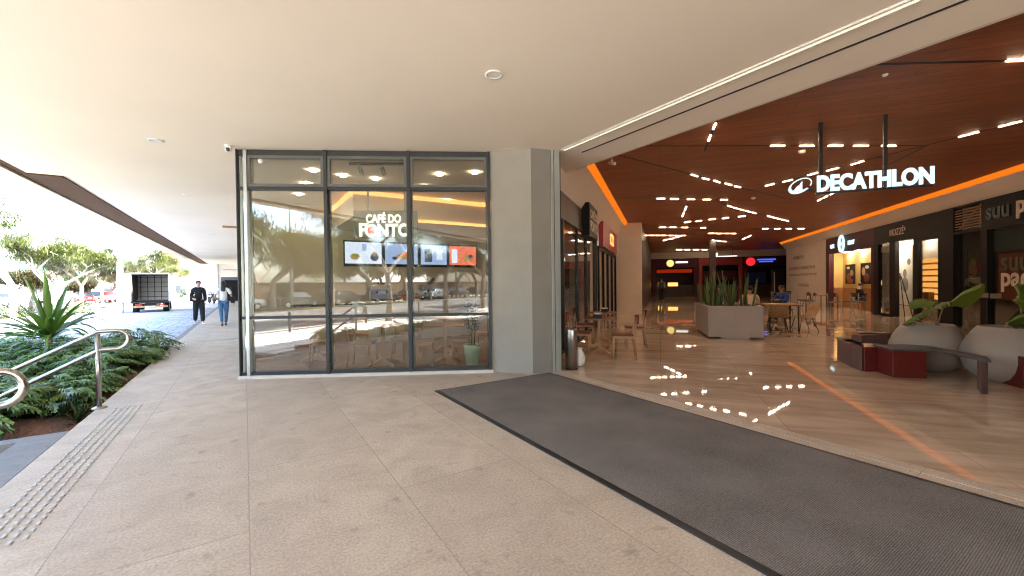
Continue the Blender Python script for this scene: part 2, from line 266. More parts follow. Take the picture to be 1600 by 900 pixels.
# ---------------------------------------------------------------- mesh builder
class MB:
    def __init__(s): s.v = []; s.f = []; s.m = []; s.s = []
    def add(s, vs, fs, mi=0, smooth=False):
        o = len(s.v); s.v += [tuple(x) for x in vs]
        for f in fs: s.f.append([i + o for i in f]); s.m.append(mi); s.s.append(smooth)
        return s
    def box(s, x0, x1, y0, y1, z0, z1, mi=0, X=None):
        v = [(x, y, z) for z in (z0, z1) for y in (y0, y1) for x in (x0, x1)]
        if X is not None: v = [X @ Vector(p) for p in v]
        return s.add(v, [(0,2,3,1),(4,5,7,6),(0,1,5,4),(2,6,7,3),(0,4,6,2),(1,3,7,5)], mi)
    def quad(s, a, b, c, d, mi=0): return s.add([a, b, c, d], [(0,1,2,3)], mi)
    def prism(s, poly, z0, z1, mi=0, X=None, smooth=False):
        n = len(poly); v = [(x, y, z0) for x, y in poly] + [(x, y, z1) for x, y in poly]
        if X is not None: v = [X @ Vector(p) for p in v]
        s.add(v, [tuple(range(n))[::-1], tuple(range(n, 2*n))], mi)
        o = len(s.v) - 2*n
        for i in range(n): s.f.append([o+i, o+(i+1)%n, o+n+(i+1)%n, o+n+i]); s.m.append(mi); s.s.append(smooth)
        return s
    def tube(s, path, r, n=10, mi=0, cap=True, closed=False):
        path = [Vector(p) for p in path]; rs = r if isinstance(r, (list, tuple)) else [r]*len(path)
        vs = []; up = None; N = len(path)
        for i, p in enumerate(path):
            if closed: d = path[(i+1)%N] - path[i-1]
            else: d = path[min(i+1, N-1)] - path[max(i-1, 0)]
            d = d.normalized()
            if up is None: up = Vector((0,0,1)) if abs(d.z) < .9 else Vector((1,0,0))
            a = up - d*up.dot(d)
            if a.length < 1e-4: a = d.orthogonal()
            a.normalize(); up = a; b = d.cross(a)
            for k in range(n):
                t = 2*math.pi*k/n; vs.append(p + (a*math.cos(t) + b*math.sin(t))*rs[i])
        fs = []
        for i in range(N if closed else N-1):
            j = (i+1) % N
            for k in range(n): fs.append((i*n+k, i*n+(k+1)%n, j*n+(k+1)%n, j*n+k))
        s.add(vs, fs, mi, True)
        if cap and not closed: o = len(s.v)-N*n; s.f += [[o+k for k in range(n)][::-1], [o+(N-1)*n+k for k in range(n)]]; s.m += [mi, mi]; s.s += [False, False]
        return s
    def lathe(s, prof, n=32, mi=0, c=(0,0,0), sx=1, sy=1, smooth=True):
        vs = []; 
        for r, z in prof:
            for k in range(n):
                t = 2*math.pi*k/n; vs.append((c[0]+r*sx*math.cos(t), c[1]+r*sy*math.sin(t), c[2]+z))
        fs = []
        for i in range(len(prof)-1):
            for k in range(n): fs.append((i*n+k, i*n+(k+1)%n, (i+1)*n+(k+1)%n, (i+1)*n+k))
        s.add(vs, fs, mi, smooth); o = len(s.v)-len(prof)*n
        s.f += [[o+k for k in range(n)][::-1], [o+(len(prof)-1)*n+k for k in range(n)]]; s.m += [mi, mi]; s.s += [False, False]
        return s
    def ball(s, c, rx, ry, rz, n=14, m=8, mi=0):
        pr = [(math.sin(math.pi*i/m), -math.cos(math.pi*i/m)) for i in range(m+1)]; pr[0] = (.02, -1); pr[-1] = (.02, 1)
        vs = [(c[0]+rx*r*math.cos(2*math.pi*k/n), c[1]+ry*r*math.sin(2*math.pi*k/n), c[2]+rz*z) for r, z in pr for k in range(n)]
        fs = [(i*n+k, i*n+(k+1)%n, (i+1)*n+(k+1)%n, (i+1)*n+k) for i in range(m) for k in range(n)]
        return s.add(vs, fs, mi, True)
    def build(s, name, mats, parent=None, loc=None, rz=None, bevel=0):
        me = bpy.data.meshes.new(name); me.from_pydata(s.v, [], s.f)
        if not isinstance(mats, (list, tuple)): mats = [mats]
        for x in mats: me.materials.append(x)
        me.polygons.foreach_set('material_index', s.m); me.polygons.foreach_set('use_smooth', s.s); me.update()
        o = bpy.data.objects.new(name, me); COL.objects.link(o)
        if parent: o.parent = parent
        if loc is not None: o.location = loc
        if rz is not None: o.rotation_euler.z = rz
        if bevel:
            b = o.modifiers.new('bevel', 'BEVEL'); b.width = bevel; b.segments = 2; b.limit_method = 'ANGLE'; b.angle_limit = R(40)
        return o
def tag(o, label=None, cat=None, group=None, kind=None):
    if label: o['label'] = label
    if cat: o['category'] = cat
    if group: o['group'] = group
    if kind: o['kind'] = kind
    return o
def struct(o): o['kind'] = 'structure'; return o
def empty(name, label, cat, loc=(0,0,0), rz=0, group=None):
    o = bpy.data.objects.new(name, None); COL.objects.link(o); o.location = loc; o.rotation_euler.z = rz; o.empty_display_size = .2
    return tag(o, label, cat, group)
KIDS = {}
def kids(o):
    return [c for c in bpy.data.objects if c.parent == o]
def dup(o, loc=None, rz=None, label=None, parent=None, scale=None):
    c = o.copy(); COL.objects.link(c)
    if parent: c.parent = parent
    for ch in kids(o): dup(ch, parent=c)
    if loc is not None: c.location = loc
    if rz is not None: c.rotation_euler.z = rz
    if label: c['label'] = label
    if scale: c.scale = scale
    return c
BOLD = .012
def text(name, body, size, m, parent=None, loc=(0,0,0), rot=(R(90),0,0), off=0, ext=.01, align='LEFT', sx=1, space=1):
    """lettering turned into a solid mesh"""
    c = bpy.data.curves.new(name, 'FONT'); c.body = body; c.size = size; c.extrude = ext; c.offset = off; c.align_x = align; c.resolution_u = 4; c.space_character = space
    t = bpy.data.objects.new(name, c); COL.objects.link(t); bpy.context.view_layer.update()
    me = bpy.data.meshes.new_from_object(t.evaluated_get(bpy.context.evaluated_depsgraph_get())); me.name = name
    bpy.data.objects.remove(t); me.materials.clear(); me.materials.append(m)
    o = bpy.data.objects.new(name, me); COL.objects.link(o); o.parent = parent; o.location = loc; o.rotation_euler = rot; o.scale = (sx, 1, 1)
    return o
# ================================================================ SETTING
def Bxy(n, m): p = B(n, m); return (p.x, p.y)
def Axy(v, u): p = A(v, u); return (p.x, p.y)
def sheetW(name, pts, z, m, ang=0):           # flat sheet from world points, stored in a rotated frame
    mb = MB(); mb.add([(*toF(p, ang), 0) for p in pts], [tuple(range(len(pts)))])
    o = mb.build(name, m); o.location = (0, 0, z); o.rotation_euler.z = ang
    return struct(o)
def gz(u, v=-3):                                # street level falls towards the stairs
    if u > 13: z = -.10 - .004*(u-13)
    elif u < 4: z = -.55
    else: z = -.55 + (u-4)/9*.45
    return z
# ground reaching the horizon
mb = MB(); mb.add([(-900,-900,0),(900,-900,0),(900,900,0),(-900,900,0)], [(0,1,2,3)]); g = struct(mb.build('ground', M['concrete'], loc=(0,0,-1.1)))
# street surfaces as strips following the slope
def strip(name, v0, v1, us, m, dz=0, fn=gz):
    mb = MB()
    for a, b in zip(us[:-1], us[1:]):
        mb.quad((v0,a,fn(a)+dz),(v1,a,fn(a)+dz),(v1,b,fn(b)+dz),(v0,b,fn(b)+dz))
    return struct(mb.build(name, m, rz=AA))
US = [-90,-40,-10,4,5.5,7,8.5,10,11.5,13,20,30,45,70,140]
strip('plaza', -90, -1.6, US, M['concrete'], -.02)
strip('drop_off_paving', -11, -1.62, [11.5,13,20,30,40], M['cobble'], 0)
strip('pavement', -10.3, -5.6, [-90,-40,-10,4,5.5,7,8.5,10,11.5], M['concrete'], .0)
strip('road', -24, -10.6, [-90,-40,-10,4,5.5,7,8.5,10,11.5,13,20,45,70,140], M['asphalt'], -.012)
strip('kerb', -10.6, -10.3, US, M['curb'], .06)
strip('road_verge', -27, -24, US, M['grass'], .04)
mb = MB()
for u in range(-60, 90, 6): mb.box(-17.4,-17.26,u,u+2.6,gz(u)-.006,gz(u)-.002)
struct(mb.build('road_marking', M['white'], rz=AA))
# shaded walkway slab
mb = MB(); mb.box(-1.57, 4.36, -30, 52, -1.0, 0); struct(mb.build('walkway', M['paving'], rz=AA))
mb = MB(); mb.box(-1.66, -1.575, 12.6, 40, -.9, -.004); mb.box(-1.80,-1.665,12.6,40,-.9,-.06); struct(mb.build('walkway_kerb', M['granite'], rz=AA))
mb = MB(); mb.box(4.365, 4.50, -2.98, 5.5, -.3, .002); struct(mb.build('threshold_strip', M['paving'], rz=AA))
sheetW('mall_floor', [Axy(4.50,-9), Axy(4.50,5.6), Bxy(-1.96,7.3), Bxy(-1.96,20), Bxy(-14,20), Bxy(-14,50), Bxy(24,50), Bxy(24,-2)], .004, M['marble'], BA)
# stairs down from the walkway, between the two handrails (granite)
mb = MB()
for i in range(4):
    mb.box(-1.58-.32*(i+1), -1.58-.32*i, 3.9, 6.12, -1.0, -.004-.14*i if i else -.004)
struct(mb.build('stairs', M['granite'], rz=AA))
mb = MB(); mb.box(-4.6,-1.58,6.125,6.3,-1.0,-.03)      # low cheek between stairs and planting
struct(mb.build('stair_cheek', M['granite'], rz=AA))
# planting beds
def soilz(v, u): return gz(u) + .12 + .05*math.sin(v*3+u*2) + .04*math.sin(u*5.1)
def bed(name, u0, u1, v0, v1):
    mb = MB(); nu, nv = int((u1-u0)*5), int((v1-v0)*5); 
    vs = []
    for i in range(nu+1):
        for j in range(nv+1):
            u = u0+(u1-u0)*i/nu; v = v0+(v1-v0)*j/nv
            vs.append((v, u, soilz(v, u) + random.uniform(-.012,.012)))
    fs = [(i*(nv+1)+j, i*(nv+1)+j+1, (i+1)*(nv+1)+j+1, (i+1)*(nv+1)+j) for i in range(nu) for j in range(nv)]
    mb.add(vs, fs, 0, True); return struct(mb.build(name, M['soil'], rz=AA))
bed('planting_bed', 6.3, 13.3, -5.2, -1.575)
bed('planting_bed', -6, 3.85, -4.2, -1.575)
mb = MB(); mb.box(-5.3,-5.2,6.3,13.4,-.8,.0); mb.box(-5.3,-1.66,13.3,13.42,-.8,-.0); mb.box(-4.3,-4.2,-6,3.85,-.8,-.30)
struct(mb.build('bed_kerb', M['granite'], rz=AA))

# ---------------- the mall building: soffit, walls, ceilings
bld = empty('mall_building', 'cream soffited mall building with wood ceilinged corridor and open entrance', 'building')
def bpart(mb, name, m, ang, bevel=0, par=None): return mb.build(name, m, par or bld, rz=ang if par is None else None, bevel=bevel)
mb = MB()
mb.box(-3.0, 5.45, 11.7, 50, 3.7, 4.1); mb.box(-3.46, 5.45, -14, 11.7, 3.7, 4.1)
sof = bpart(mb, 'soffit', M['soffit'], AA)
mb = MB(); mb.box(-3.6,-3.462,-14,50,3.694,4.1); mb.box(-3.462,-3.003,11.703,50,3.69,4.05)
bpart(mb, 'recessed_edge_panel', M['brownpanel'], AA)
mb = MB(); mb.box(-3.0,-2.97,11.66,50,3.675,3.699); mb.box(-3.46,-2.97,11.64,11.70,3.675,3.699)
bpart(mb, 'edge_trim', M['brownpanel'], AA)
mb = MB(); mb.box(-3.95,-3.603,-14,50,3.66,4.35); bpart(mb, 'fascia', M['fascia'], AA)
# slot beside the led line, and the led line itself
mb = MB(); mb.box(4.83,4.855,-2.99,5.3,3.692,3.71); bpart(mb, 'shadow_gap', M['dark'], AA)
mb = MB(); mb.box(4.43,4.53,-2.99,5.35,3.683,3.702); led_frame = bpart(mb, 'led_profile', M['white'], AA)
mb = MB(); mb.box(4.465,4.495,-2.98,5.33,3.676,3.6835); mb.build('diffuser', M['ledstrip'], led_frame)
# unseen slab added over the mall to keep the sun out
mb = MB(); mb.add([], []); 
poly = [Axy(-3.0,-14), Axy(-3.0,52), Bxy(25,60), Bxy(26,-8), Axy(26,-14)]
mb.prism(poly, 4.4, 9.5); bpart(mb, 'sun_block_slab', M['palebldg'], 0)
# mall ceiling
mb = MB(); cpts = [Axy(5.45,-9), Axy(5.45,6.1), Bxy(-1.39,8.2), Bxy(-1.39,20), Bxy(-.80,20), Bxy(-.80,42), Bxy(24,42), Bxy(24,35), Bxy(8.16,35), Bxy(8.16,.65)]
mb.add([(*toF(p, BA), 4.2) for p in cpts], [tuple(range(len(cpts)))[::-1]])
bpart(mb, 'wood_ceiling', M['planks'], BA)
mb = MB(); mb.box(5.45,5.50,-3,6.2,3.70,4.35); bpart(mb, 'entrance_beam', M['plaster'], AA)
def bulk(name, n0, n1, z0, z1, m0, m1, s):        # sloping bulkhead + cove lip
    mb = MB()
    mb.quad((n0,m0,z0),(n1,m0,z1),(n1,m1,z1),(n0,m1,z0))
    mb.quad((n1,m0,z1),(n1,m0,z1+.04),(n1,m1,z1+.04),(n1,m1,z1)); mb.quad((n0,m0,z0),(n0,m0,4.35),(n0,m1,4.35),(n0,m1,z0))
    mb.add([(n0,m0,z0),(n1,m0,z1),(n0,m0,4.3)],[(0,1,2)])
    return bpart(mb, name, M['plaster'], BA)
bulk('bulkhead', -1.96, -1.54, 3.42, 4.05, 6.9, 20, 1)
bulk('bulkhead', 8.60, 8.28, 3.66, 4.04, .3, 35, 1)
def cove(n0, n1, z0, z1, m0, m1):
    mb = MB(); mb.quad((n0,m0,z0),(n1,m0,z1),(n1,m1,z1),(n0,m1,z0)); return bpart(mb, 'cove_light', M['cove'], BA)
cove(-1.535, -1.39, 4.09, 4.2, 8.35, 20); cove(8.275, 8.16, 4.08, 4.2, .65, 35)
# corridor side walls beyond / above shopfronts
mb = MB(); mb.box(-2.4,-.79,19.95,20.3,0,3.62); mb.box(-2.2,-.79,19.93,19.945,0,2.02); wb = bpart(mb, 'white_wall_block', M['mallwall'], BA)
mb = MB(); mb.box(-1.0,-.80,20.3,42,0,4.3); bpart(mb, 'corridor_wall', M['darkbrown'], BA)
mb = MB(); mb.box(-2.4,-.79,19.94,20.3,3.62,4.3); bpart(mb, 'wall_head', M['plaster'], BA)
mb = MB(); mb.box(8.60,8.75,27.4,35,0,3.66); bpart(mb, 'corridor_wall', M['mallwall'], BA)
mb = MB(); mb.box(8.75,24,34.8,35,0,4.3); mb.box(-1.9,24,44,44.2,0,4.3); mb.box(24,24.2,35,44,0,4.3); bpart(mb, 'back_wall', M['black'], BA)
mb = MB(); mb.box(-.8,13,42,42.2,3.62,4.2); bpart(mb, 'end_fascia', M['mallwall'], BA)
mb = MB(); mb.box(3.18,3.55,31,31.4,0,4.2); bpart(mb, 'column', M['darkbrown'], BA)
# shop units behind the right shopfronts (closed rooms)
mb = MB(); mb.box(13.2,13.4,-2,34.7,0,4.3); mb.box(8.75,13.2,-2,-1.8,0,4.3); bpart(mb, 'unit_back_wall', M['darkbrown'], BA)
mb = MB(); mb.box(8.62,13.2,-1.8,34.7,3.70,3.8); bpart(mb, 'unit_ceiling', M['mallwall'], BA)
mb = MB(); mb.box(4.45,4.65,-14,-3.0,0,3.7); mb.box(4.65,26,-9.2,-9.0,0,4.3); bpart(mb, 'outer_daylight_block', M['greywall'], AA)  # unseen outer wall, extended towards the entrance to cut daylight in the mall
# cafe shell
PL, PR = Vector((-4.40,6.70,0)), Vector((-.35,6.98,0)); FA = math.atan2(PR.y-PL.y, PR.x-PL.x); FL = (PR-PL).length
cafepoly = [(PL.x,PL.y),(PR.x,PR.y),(.40,7.3), Bxy(-1.98,7.35), Bxy(-1.98,17.6), Axy(-.03,12.3)]
sheetW('cafe_floor', cafepoly, .006, M['cafefloor'], FA)
mb = MB(); mb.add([(x,y,3.62) for x,y in cafepoly], [tuple(range(6))[::-1]]); bpart(mb, 'cafe_ceiling', M['cafeceil'], 0)
mb = MB(); mb.box(-.05,11.2,12.3,12.45,0,3.7); bpart(mb, 'cafe_back_wall', M['cafewall'], AA)
mb = MB(); mb.box(-.08,.10,12.3,50,0,3.7); bpart(mb, 'side_wall', M['greywall'], AA)
mb = MB(); mb.box(-2.12,-1.97,13.75,14.05,0,3.45); mb.box(-3.2,-2.12,13.8,13.95,0,3.6); bpart(mb, 'party_wall', M['mallwall'], BA)
# orange coved bulkhead over the counter
mb = MB(); mb.box(2.05,8.85,9.65,12.3,3.02,3.52); cb = bpart(mb, 'cafe_bulkhead', M['cafewall'], AA)
mb = MB(); mb.box(2.05,8.85,9.60,9.645,3.515,3.60); mb.box(2.0,2.045,9.6,12.3,3.50,3.60); mb.build('cove_light', M['cove2'], cb)
mb = MB(); mb.box(2.9,8.85,9.60,9.645,2.98,3.045); mb.build('cove_light', M['cove2'], cb)
# grey pillar between window and entrance
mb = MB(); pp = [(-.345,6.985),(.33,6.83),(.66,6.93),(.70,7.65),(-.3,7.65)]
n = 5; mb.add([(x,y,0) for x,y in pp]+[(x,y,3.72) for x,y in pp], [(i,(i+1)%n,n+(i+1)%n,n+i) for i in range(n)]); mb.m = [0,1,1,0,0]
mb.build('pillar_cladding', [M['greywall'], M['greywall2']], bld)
mb = MB(); X = Matrix.Translation((.67,6.935,0)) @ Matrix.Rotation(R(26),4,'Z')
mb.box(0,.17,0,.10,0,3.72,X=X); jamb = mb.build('entrance_jamb', M['alu'], bld, bevel=.004)
mb = MB(); mb.box(.172,.20,.02,.08,0,3.72,X=X); mb.box(.05,.058,-.006,0,0,3.7,X=X); mb.build('gasket', M['dark'], jamb)

# ================================================================ CAFE GLAZED FRONT
cw = empty('cafe_shopfront', 'three bay charcoal framed cafe window facing the viewer beside grey pillar', 'shop window', PL, FA)
xs = [0.0, .12, 1.385, 2.715, 4.035]
for i, (a, wd) in enumerate([(.0,.018),(.115,.05),(1.36,.055),(2.69,.055),(4.01,.05)]):
    mb = MB(); mb.box(a, a+wd, -.03, .13, .05, 3.69); mb.build('mullion', M['alu'] if i==1 else M['mullion'], cw, bevel=.003)
for z, h in ((.05,.05),(.96,.045),(3.05,.05),(3.60,.09)):
    mb = MB(); mb.box(.018, 4.01, .0, .12, z, z+h); mb.build('transom', M['mullion'], cw)
mb = MB(); mb.box(-.02, 4.08, -.05, .16, 0, .05); mb.build('sill', M['sill'], cw, bevel=.004)
for a, b in ((.165,1.36),(1.415,2.69),(2.745,4.01)):
    for z0, z1 in ((.1,.96),(1.005,3.05),(3.10,3.60)):
        mb = MB(); mb.box(a, b, .045, .051, z0, z1); mb.build('pane', M['glass'], cw)
    mb = MB()                       # top-hung vent sash
    for q in ((a,b,3.10,3.145),(a,b,3.555,3.60),(a,a+.05,3.145,3.555),(b-.05,b,3.145,3.555)): mb.box(q[0]+.003,q[1]-.003,-.012,.035,q[2],q[3])
    mb.build('vent_sash', M['alu'] if 0 else M['sash'], cw, bevel=.003)
    mb = MB(); 
    for q in ((a,a+.03,1.005,3.05),(b-.03,b,1.005,3.05),(a,a+.03,.1,.96),(b-.03,b,.1,.96)): mb.box(q[0]+.002,q[1]-.002,.055,.10,q[2],q[3])
    mb.build('inner_bead', M['sash'], cw)
mb = MB(); mb.box(.018,.115,.045,.051,.1,3.6); mb.build('pane', M['glass2'], cw)
cs = empty('cafe_side_glazing', 'side glazing of the cafe along the covered walkway, seen edge on', 'shop window', A(-.06,8.05), AA)
for u in (.0,1.4,2.8,4.15):
    mb = MB(); mb.box(-.03,.05,u,u+.05,.02,3.69); mb.build('mullion', M['alu'], cs)
for a,b in ((.05,1.4),(1.45,2.8),(2.85,4.15)):
    mb = MB(); mb.box(.0,.006,a,b,.05,3.65); mb.build('pane', M['glass2'], cs)
mb = MB(); mb.box(-.03,.05,0,4.2,0,.05); mb.box(-.028,.045,.05,4.15,.97,1.01); mb.build('rail', M['alu'], cs)

# cafe shopfront to the mall corridor
sf = empty('cafe_corridor_shopfront', 'black framed cafe glazing along the left side of the mall corridor', 'shop window', B(-1.97,7.35), BA)
for m0 in (0,1.35,3.0,4.35,5.9,6.3):
    mb = MB(); mb.box(-.04,.04,m0,m0+.09,.05,2.84); mb.build('mullion', M['dark'], sf)
mb = MB(); mb.box(-.04,.05,0,6.4,0,.05); mb.box(-.05,.05,0,6.4,2.84,2.96); mb.build('rail', M['dark'], sf)
for a,b in ((.09,1.35),(1.44,3.0),(3.09,4.35),(4.44,5.9)):
    mb = MB(); mb.box(-.003,.003,a,b,.05,2.84); mb.build('pane', M['glass2'], sf)
mb = MB(); mb.box(-.10,.03,-.1,6.4,2.96,3.42); mb.build('fascia', M['darkbrown'], sf)
def boxsign(name, label, n0, m0, w, z0, z1, bodym, txt, tm, size, proj=.22):
    t = empty(name, label, 'shop sign', B(n0, m0, z0), BA)
    mb = MB(); mb.box(0, proj, 0, w, 0, z1-z0); mb.build('casing', bodym, t, bevel=.006)
    for i, (s, yy, zz, sz) in enumerate(txt):
        # lettering on the face turned to the corridor
        text('lettering', s, sz, tm, t, loc=(proj+.008, yy, zz), rot=(R(90),0,R(90)), off=.008, ext=.006)
    return t
boxsign('shop_sign', 'dark projecting sign box with white cafe lettering above left shopfront', -1.955, 11.0, 1.5, 2.72, 3.60, M['black'], [('CAFÉ DO',.12,.50,.32),('PONTO',.12,.16,.38)], M['creamcloth'], .3)
boxsign('shop_sign', 'red fascia sign with glowing orange letters on left side of corridor', -1.955, 14.3, 4.6, 2.72, 3.56, M['redpanel'], [('CTX',2.0,.22,.62)], M['signorange'], .3, .16)
rs = empty('red_shop_glazing', 'dark framed shop windows under the red fascia on left of corridor', 'shop window', B(-1.97,14.1), BA)
mb = MB()
for m0 in (.0,1.3,2.7,4.2,5.7):
    mb = MB(); mb.box(-.05,.05,m0,m0+.12,0,2.6); mb.build('mullion', M['black'], rs)
mb = MB(); mb.box(-.045,.055,.0,5.82,2.60,2.71); mb.build('head_frame', M['black'], rs)
mb = MB(); mb.box(-.02,-.01,.1,5.7,0,2.6); mb.build('blind', M['cafewall'], rs)
for a,b in ((.12,1.3),(1.42,2.7),(2.82,4.2),(4.32,5.7)):
    mb = MB(); mb.box(0,.006,a,b,.02,2.6); mb.build('pane', M['glass2'], rs)

# ================================================================ MALL RIGHT-HAND SHOPS
N8 = 8.55
def shop_root(name, label, m0): return empty(name, label, 'shop', B(N8, m0), BA)
# 1 burgundy food kiosk m 21.8-27.2
k = shop_root('food_kiosk', 'burgundy framed food kiosk with yellow wall and oval lit sign on right side', 21.8)
mb = MB(); mb.box(0,.2,0,5.4,2.85,3.66); mb.build('fascia', M['burgundy'], k)
mb = MB(); mb.box(0,.2,4.95,5.4,0,2.85); mb.build('side_pier', M['burgundy'], k); mb = MB(); mb.box(0,.2,0,.25,0,2.85); mb.build('side_pier', M['burgundy'], k)
mb = MB(); mb.box(.6,.7,.25,4.95,1.05,3.6); mb.box(.2,.6,4.9,4.95,1.05,3.6); mb.build('yellow_wall', M['yellowwall'], k)
mb = MB(); mb.box(.58,.7,.25,4.95,0,1.05); mb.box(.2,.58,4.89,4.95,0,1.05); mb.build('wainscot', M['orangewood'], k)
text('lettering', 'OAK', .24, M['signwhite'], k, loc=(-.012,4.75,3.14), rot=(R(90),0,R(-90)), off=.02)
text('lettering', 'BERRY', .24, M['signwhite'], k, loc=(-.012,2.55,3.16), rot=(R(90),0,R(-90)), off=.02)
mb = MB(); mb.tube([(-.04,3.25+.28*math.cos(t*math.pi/12),3.26+.38*math.sin(t*math.pi/12)) for t in range(24)], .055, 8, closed=True)
mb.add([(-.05,3.25,3.46),(-.05,3.15,3.26),(-.05,3.25,3.06),(-.05,3.35,3.26)],[(0,1,2,3)]); mb.build('oval_emblem', M['signwhite'], k)
for yy in (1.0,2.6,4.0):
    mb = MB(); mb.lathe([(.11,0),(.10,.03)], 16, c=(.4,yy,2.86)); mb.build('downlight', M['down'], k)
def poster(name, label, cat, X, w, h, bgm, marks, par=None):
    t = empty(name, label, cat); t.matrix_world = X
    mb = MB(); mb.box(-w/2,w/2,-.012,.012,-h/2,h/2); mb.build('panel', bgm, t)
    mb = MB(); e=.02
    mb.box(-w/2-e,w/2+e,-.02,.014,h/2,h/2+e); mb.box(-w/2-e,w/2+e,-.02,.014,-h/2-e,-h/2); mb.box(-w/2-e,-w/2,-.02,.014,-h/2,h/2); mb.box(w/2,w/2+e,-.02,.014,-h/2,h/2); mb.build('frame', M['dark'], t)
    for (x,z,a,b,m) in marks:
        mb = MB(); mb.lathe([(1,0),(.96,.004)], 18, sx=a, sy=b); o = mb.build('printed_shape', m, t, loc=(x,-.013,z)); o.rotation_euler.x = R(90)
    return t
def wallX(n, m, z, faceleft=True):   # panel on the right-hand wall looking at the corridor
    return Matrix.Translation(B(n,m,z)) @ Matrix.Rotation(BA + R(-90),4,'Z')
poster('food_poster', 'left of two dark framed food posters on the yellow kiosk wall', 'poster', wallX(N8+.58,25.75,1.75), 1.05,.95, M['black'], [(-.15,-.15,.28,.2,M['seatred']),(.2,.05,.2,.16,M['tan']),(.05,-.35,.35,.12,M['redpanel']),(-.2,.32,.2,.07,M['creamcloth'])])
poster('food_poster', 'right of two dark framed food posters on the yellow kiosk wall', 'poster', wallX(N8+.58,24.05,1.75), .95,.95, M['black'], [(.1,-.2,.3,.22,M['seatred']),(-.2,.1,.18,.2,M['tan']),(.15,.3,.2,.08,M['creamcloth'])])
# 2 optical shop m 17.2-21.7
s = shop_root('optical_shop', 'black fronted shop with glowing shelves and poster on easel, right side', 17.15)
mb = MB(); mb.box(-.02,.2,0,4.6,2.92,3.66); mb.build('fascia', M['black'], s)
mb = MB()
for a,b in ((0,.28),(1.42,1.68),(2.92,3.32),(4.22,4.6)): mb.box(-.02,.12,a,b,.02,2.92)
mb.box(-.015,.115,.28,1.42,2.80,2.92); mb.box(-.015,.115,3.32,4.22,0,.08); mb.build('frame', M['black'], s)
mb = MB(); mb.box(.12,.2,3.32,4.22,0,2.9); mb.build('white_display_wall', M['white'], s)
mb = MB(); mb.box(.75,.8,.1,4.5,0,3.6); mb.build('back_wall', M['mallwall'], s)
mb = MB(); mb.box(.2,.75,.1,4.5,2.99,3.05); mb.build('ceiling', M['white'], s)
for a,b in ((.28,1.42),(3.32,4.22)):
    mb = MB(); mb.box(.03,.036,a,b,.08,2.8); mb.build('pane', M['glass2'], s)
mb = MB()
for z in [.7+.22*i for i in range(7)]: mb.box(.5,.74,.25,2.75,z,z+.025)
mb.build('shelf', M['wood'], s)
mb = MB()
for z in [.7+.22*i for i in range(7)]: mb.box(.72,.748,.28,2.72,z+.03,z+.19)
mb.build('shelf_light', M['warmglow'], s)
mb = MB(); mb.box(.3,.48,1.5,2.1,0,1.0); mb.build('counter', M['orangewood'], s)
text('lettering', 'MOZZÉ²', .36, M['creamcloth'], s, loc=(-.03,3.3,3.16), rot=(R(90),0,R(-90)), off=.003, sx=.85)
mb = MB(); mb.lathe([(.1,0),(.09,.03)],16,c=(.5,.8,2.95)); mb.lathe([(.1,0),(.09,.03)],16,c=(.5,2.3,2.95)); mb.lathe([(.1,0),(.09,.03)],16,c=(.45,3.8,2.95)); mb.build('downlight', M['down'], s)
e = empty('easel', 'dark tripod easel standing behind the optical shop glass', 'easel', B(N8+.3,20.45), BA)
mb = MB(); mb.tube([(0,.35,0),(0,0,1.7)],.018,6); mb.build('leg', M['dark'], e)
mb = MB(); mb.tube([(0,-.35,0),(0,0,1.7)],.018,6); mb.build('leg', M['dark'], e)
mb = MB(); mb.tube([(.4,0,0),(.03,0,1.6)],.018,6); mb.build('leg', M['dark'], e)
poster('fashion_poster', 'tall pale poster with a grey portrait inside the optical shop', 'poster', wallX(N8+.6,20.75,1.6), 1.1,2.3, M['white'], [(0,.1,.13,.17,M['greywall2']),(0,-.35,.25,.3,M['greywall']),(.28,.55,.12,.13,M['greywall2']),(-.1,.8,.08,.05,M['tan'])])
pt = empty('flower_pot', 'red poinsettia on floor inside the optical shop window', 'potted plant', B(N8+.2,20.95,.08), BA)
mb = MB(); mb.lathe([(.10,0),(.14,.22)],16); mb.build('pot', M['redpanel'], pt)
mb = MB()
for i in range(40):
    a = random.uniform(0,6.28); r = random.uniform(.02,.2); z=.25+random.uniform(0,.25); 
    p = Vector((r*math.cos(a)*.6, r*math.sin(a), z)); q = Vector((random.uniform(-.06,.06),random.uniform(-.06,.06),random.uniform(-.03,.05)))
    mb.add([p-q, p+Vector((.03,.03,.02)), p+q, p-Vector((.03,.03,-.02))],[(0,1,2,3)])
mb.build('flowers', M['redpanel'], pt)
# 3 dark store m 12-17
s = shop_root('pet_store', 'dark green and black store front with orange window poster at right edge', 9.5)
for q in ((-.06,7.1,7.65,3.66),(-.03,5.75,6.0,3.0),(-.03,0,.4,3.0)):
    mb = MB(); mb.box(q[0],.15,q[1],q[2],0,q[3]); mb.build('pier', M['black'], s)
mb = MB(); mb.box(-.04,.0,0,5.9,2.88,3.62); mb.box(-.05,.1,0,7.1,2.82,2.9); mb.box(-.05,.1,0,7.1,3.60,3.66); mb.build('fascia', M['black'], s)
mb = MB()
for i in range(8): mb.box(-.02,.02,6.0,7.1,2.95+i*.08,2.975+i*.08)
mb.box(-.03,-.02,6.0,6.03,2.9,3.6); mb.tube([(-.03,6.1,3.5),(-.03,6.9,2.95)],.018,6); mb.build('louvre', M['tan'], s)
mb = MB(); mb.box(3.6,3.7,0,7.1,0,3.68); mb.box(.2,3.6,7.12,7.2,0,3.68); mb.build('interior_wall', M['greywall2'], s)
mb = MB(); mb.box(.8,1.9,1.0,5.2,0,.95); mb.build('counter', M['black'], s)
for a,b in ((6.0,7.1),(.4,5.75)):
    mb = MB(); mb.box(.05,.056,a,b,.05,2.82); mb.build('pane', M['glass2'], s)
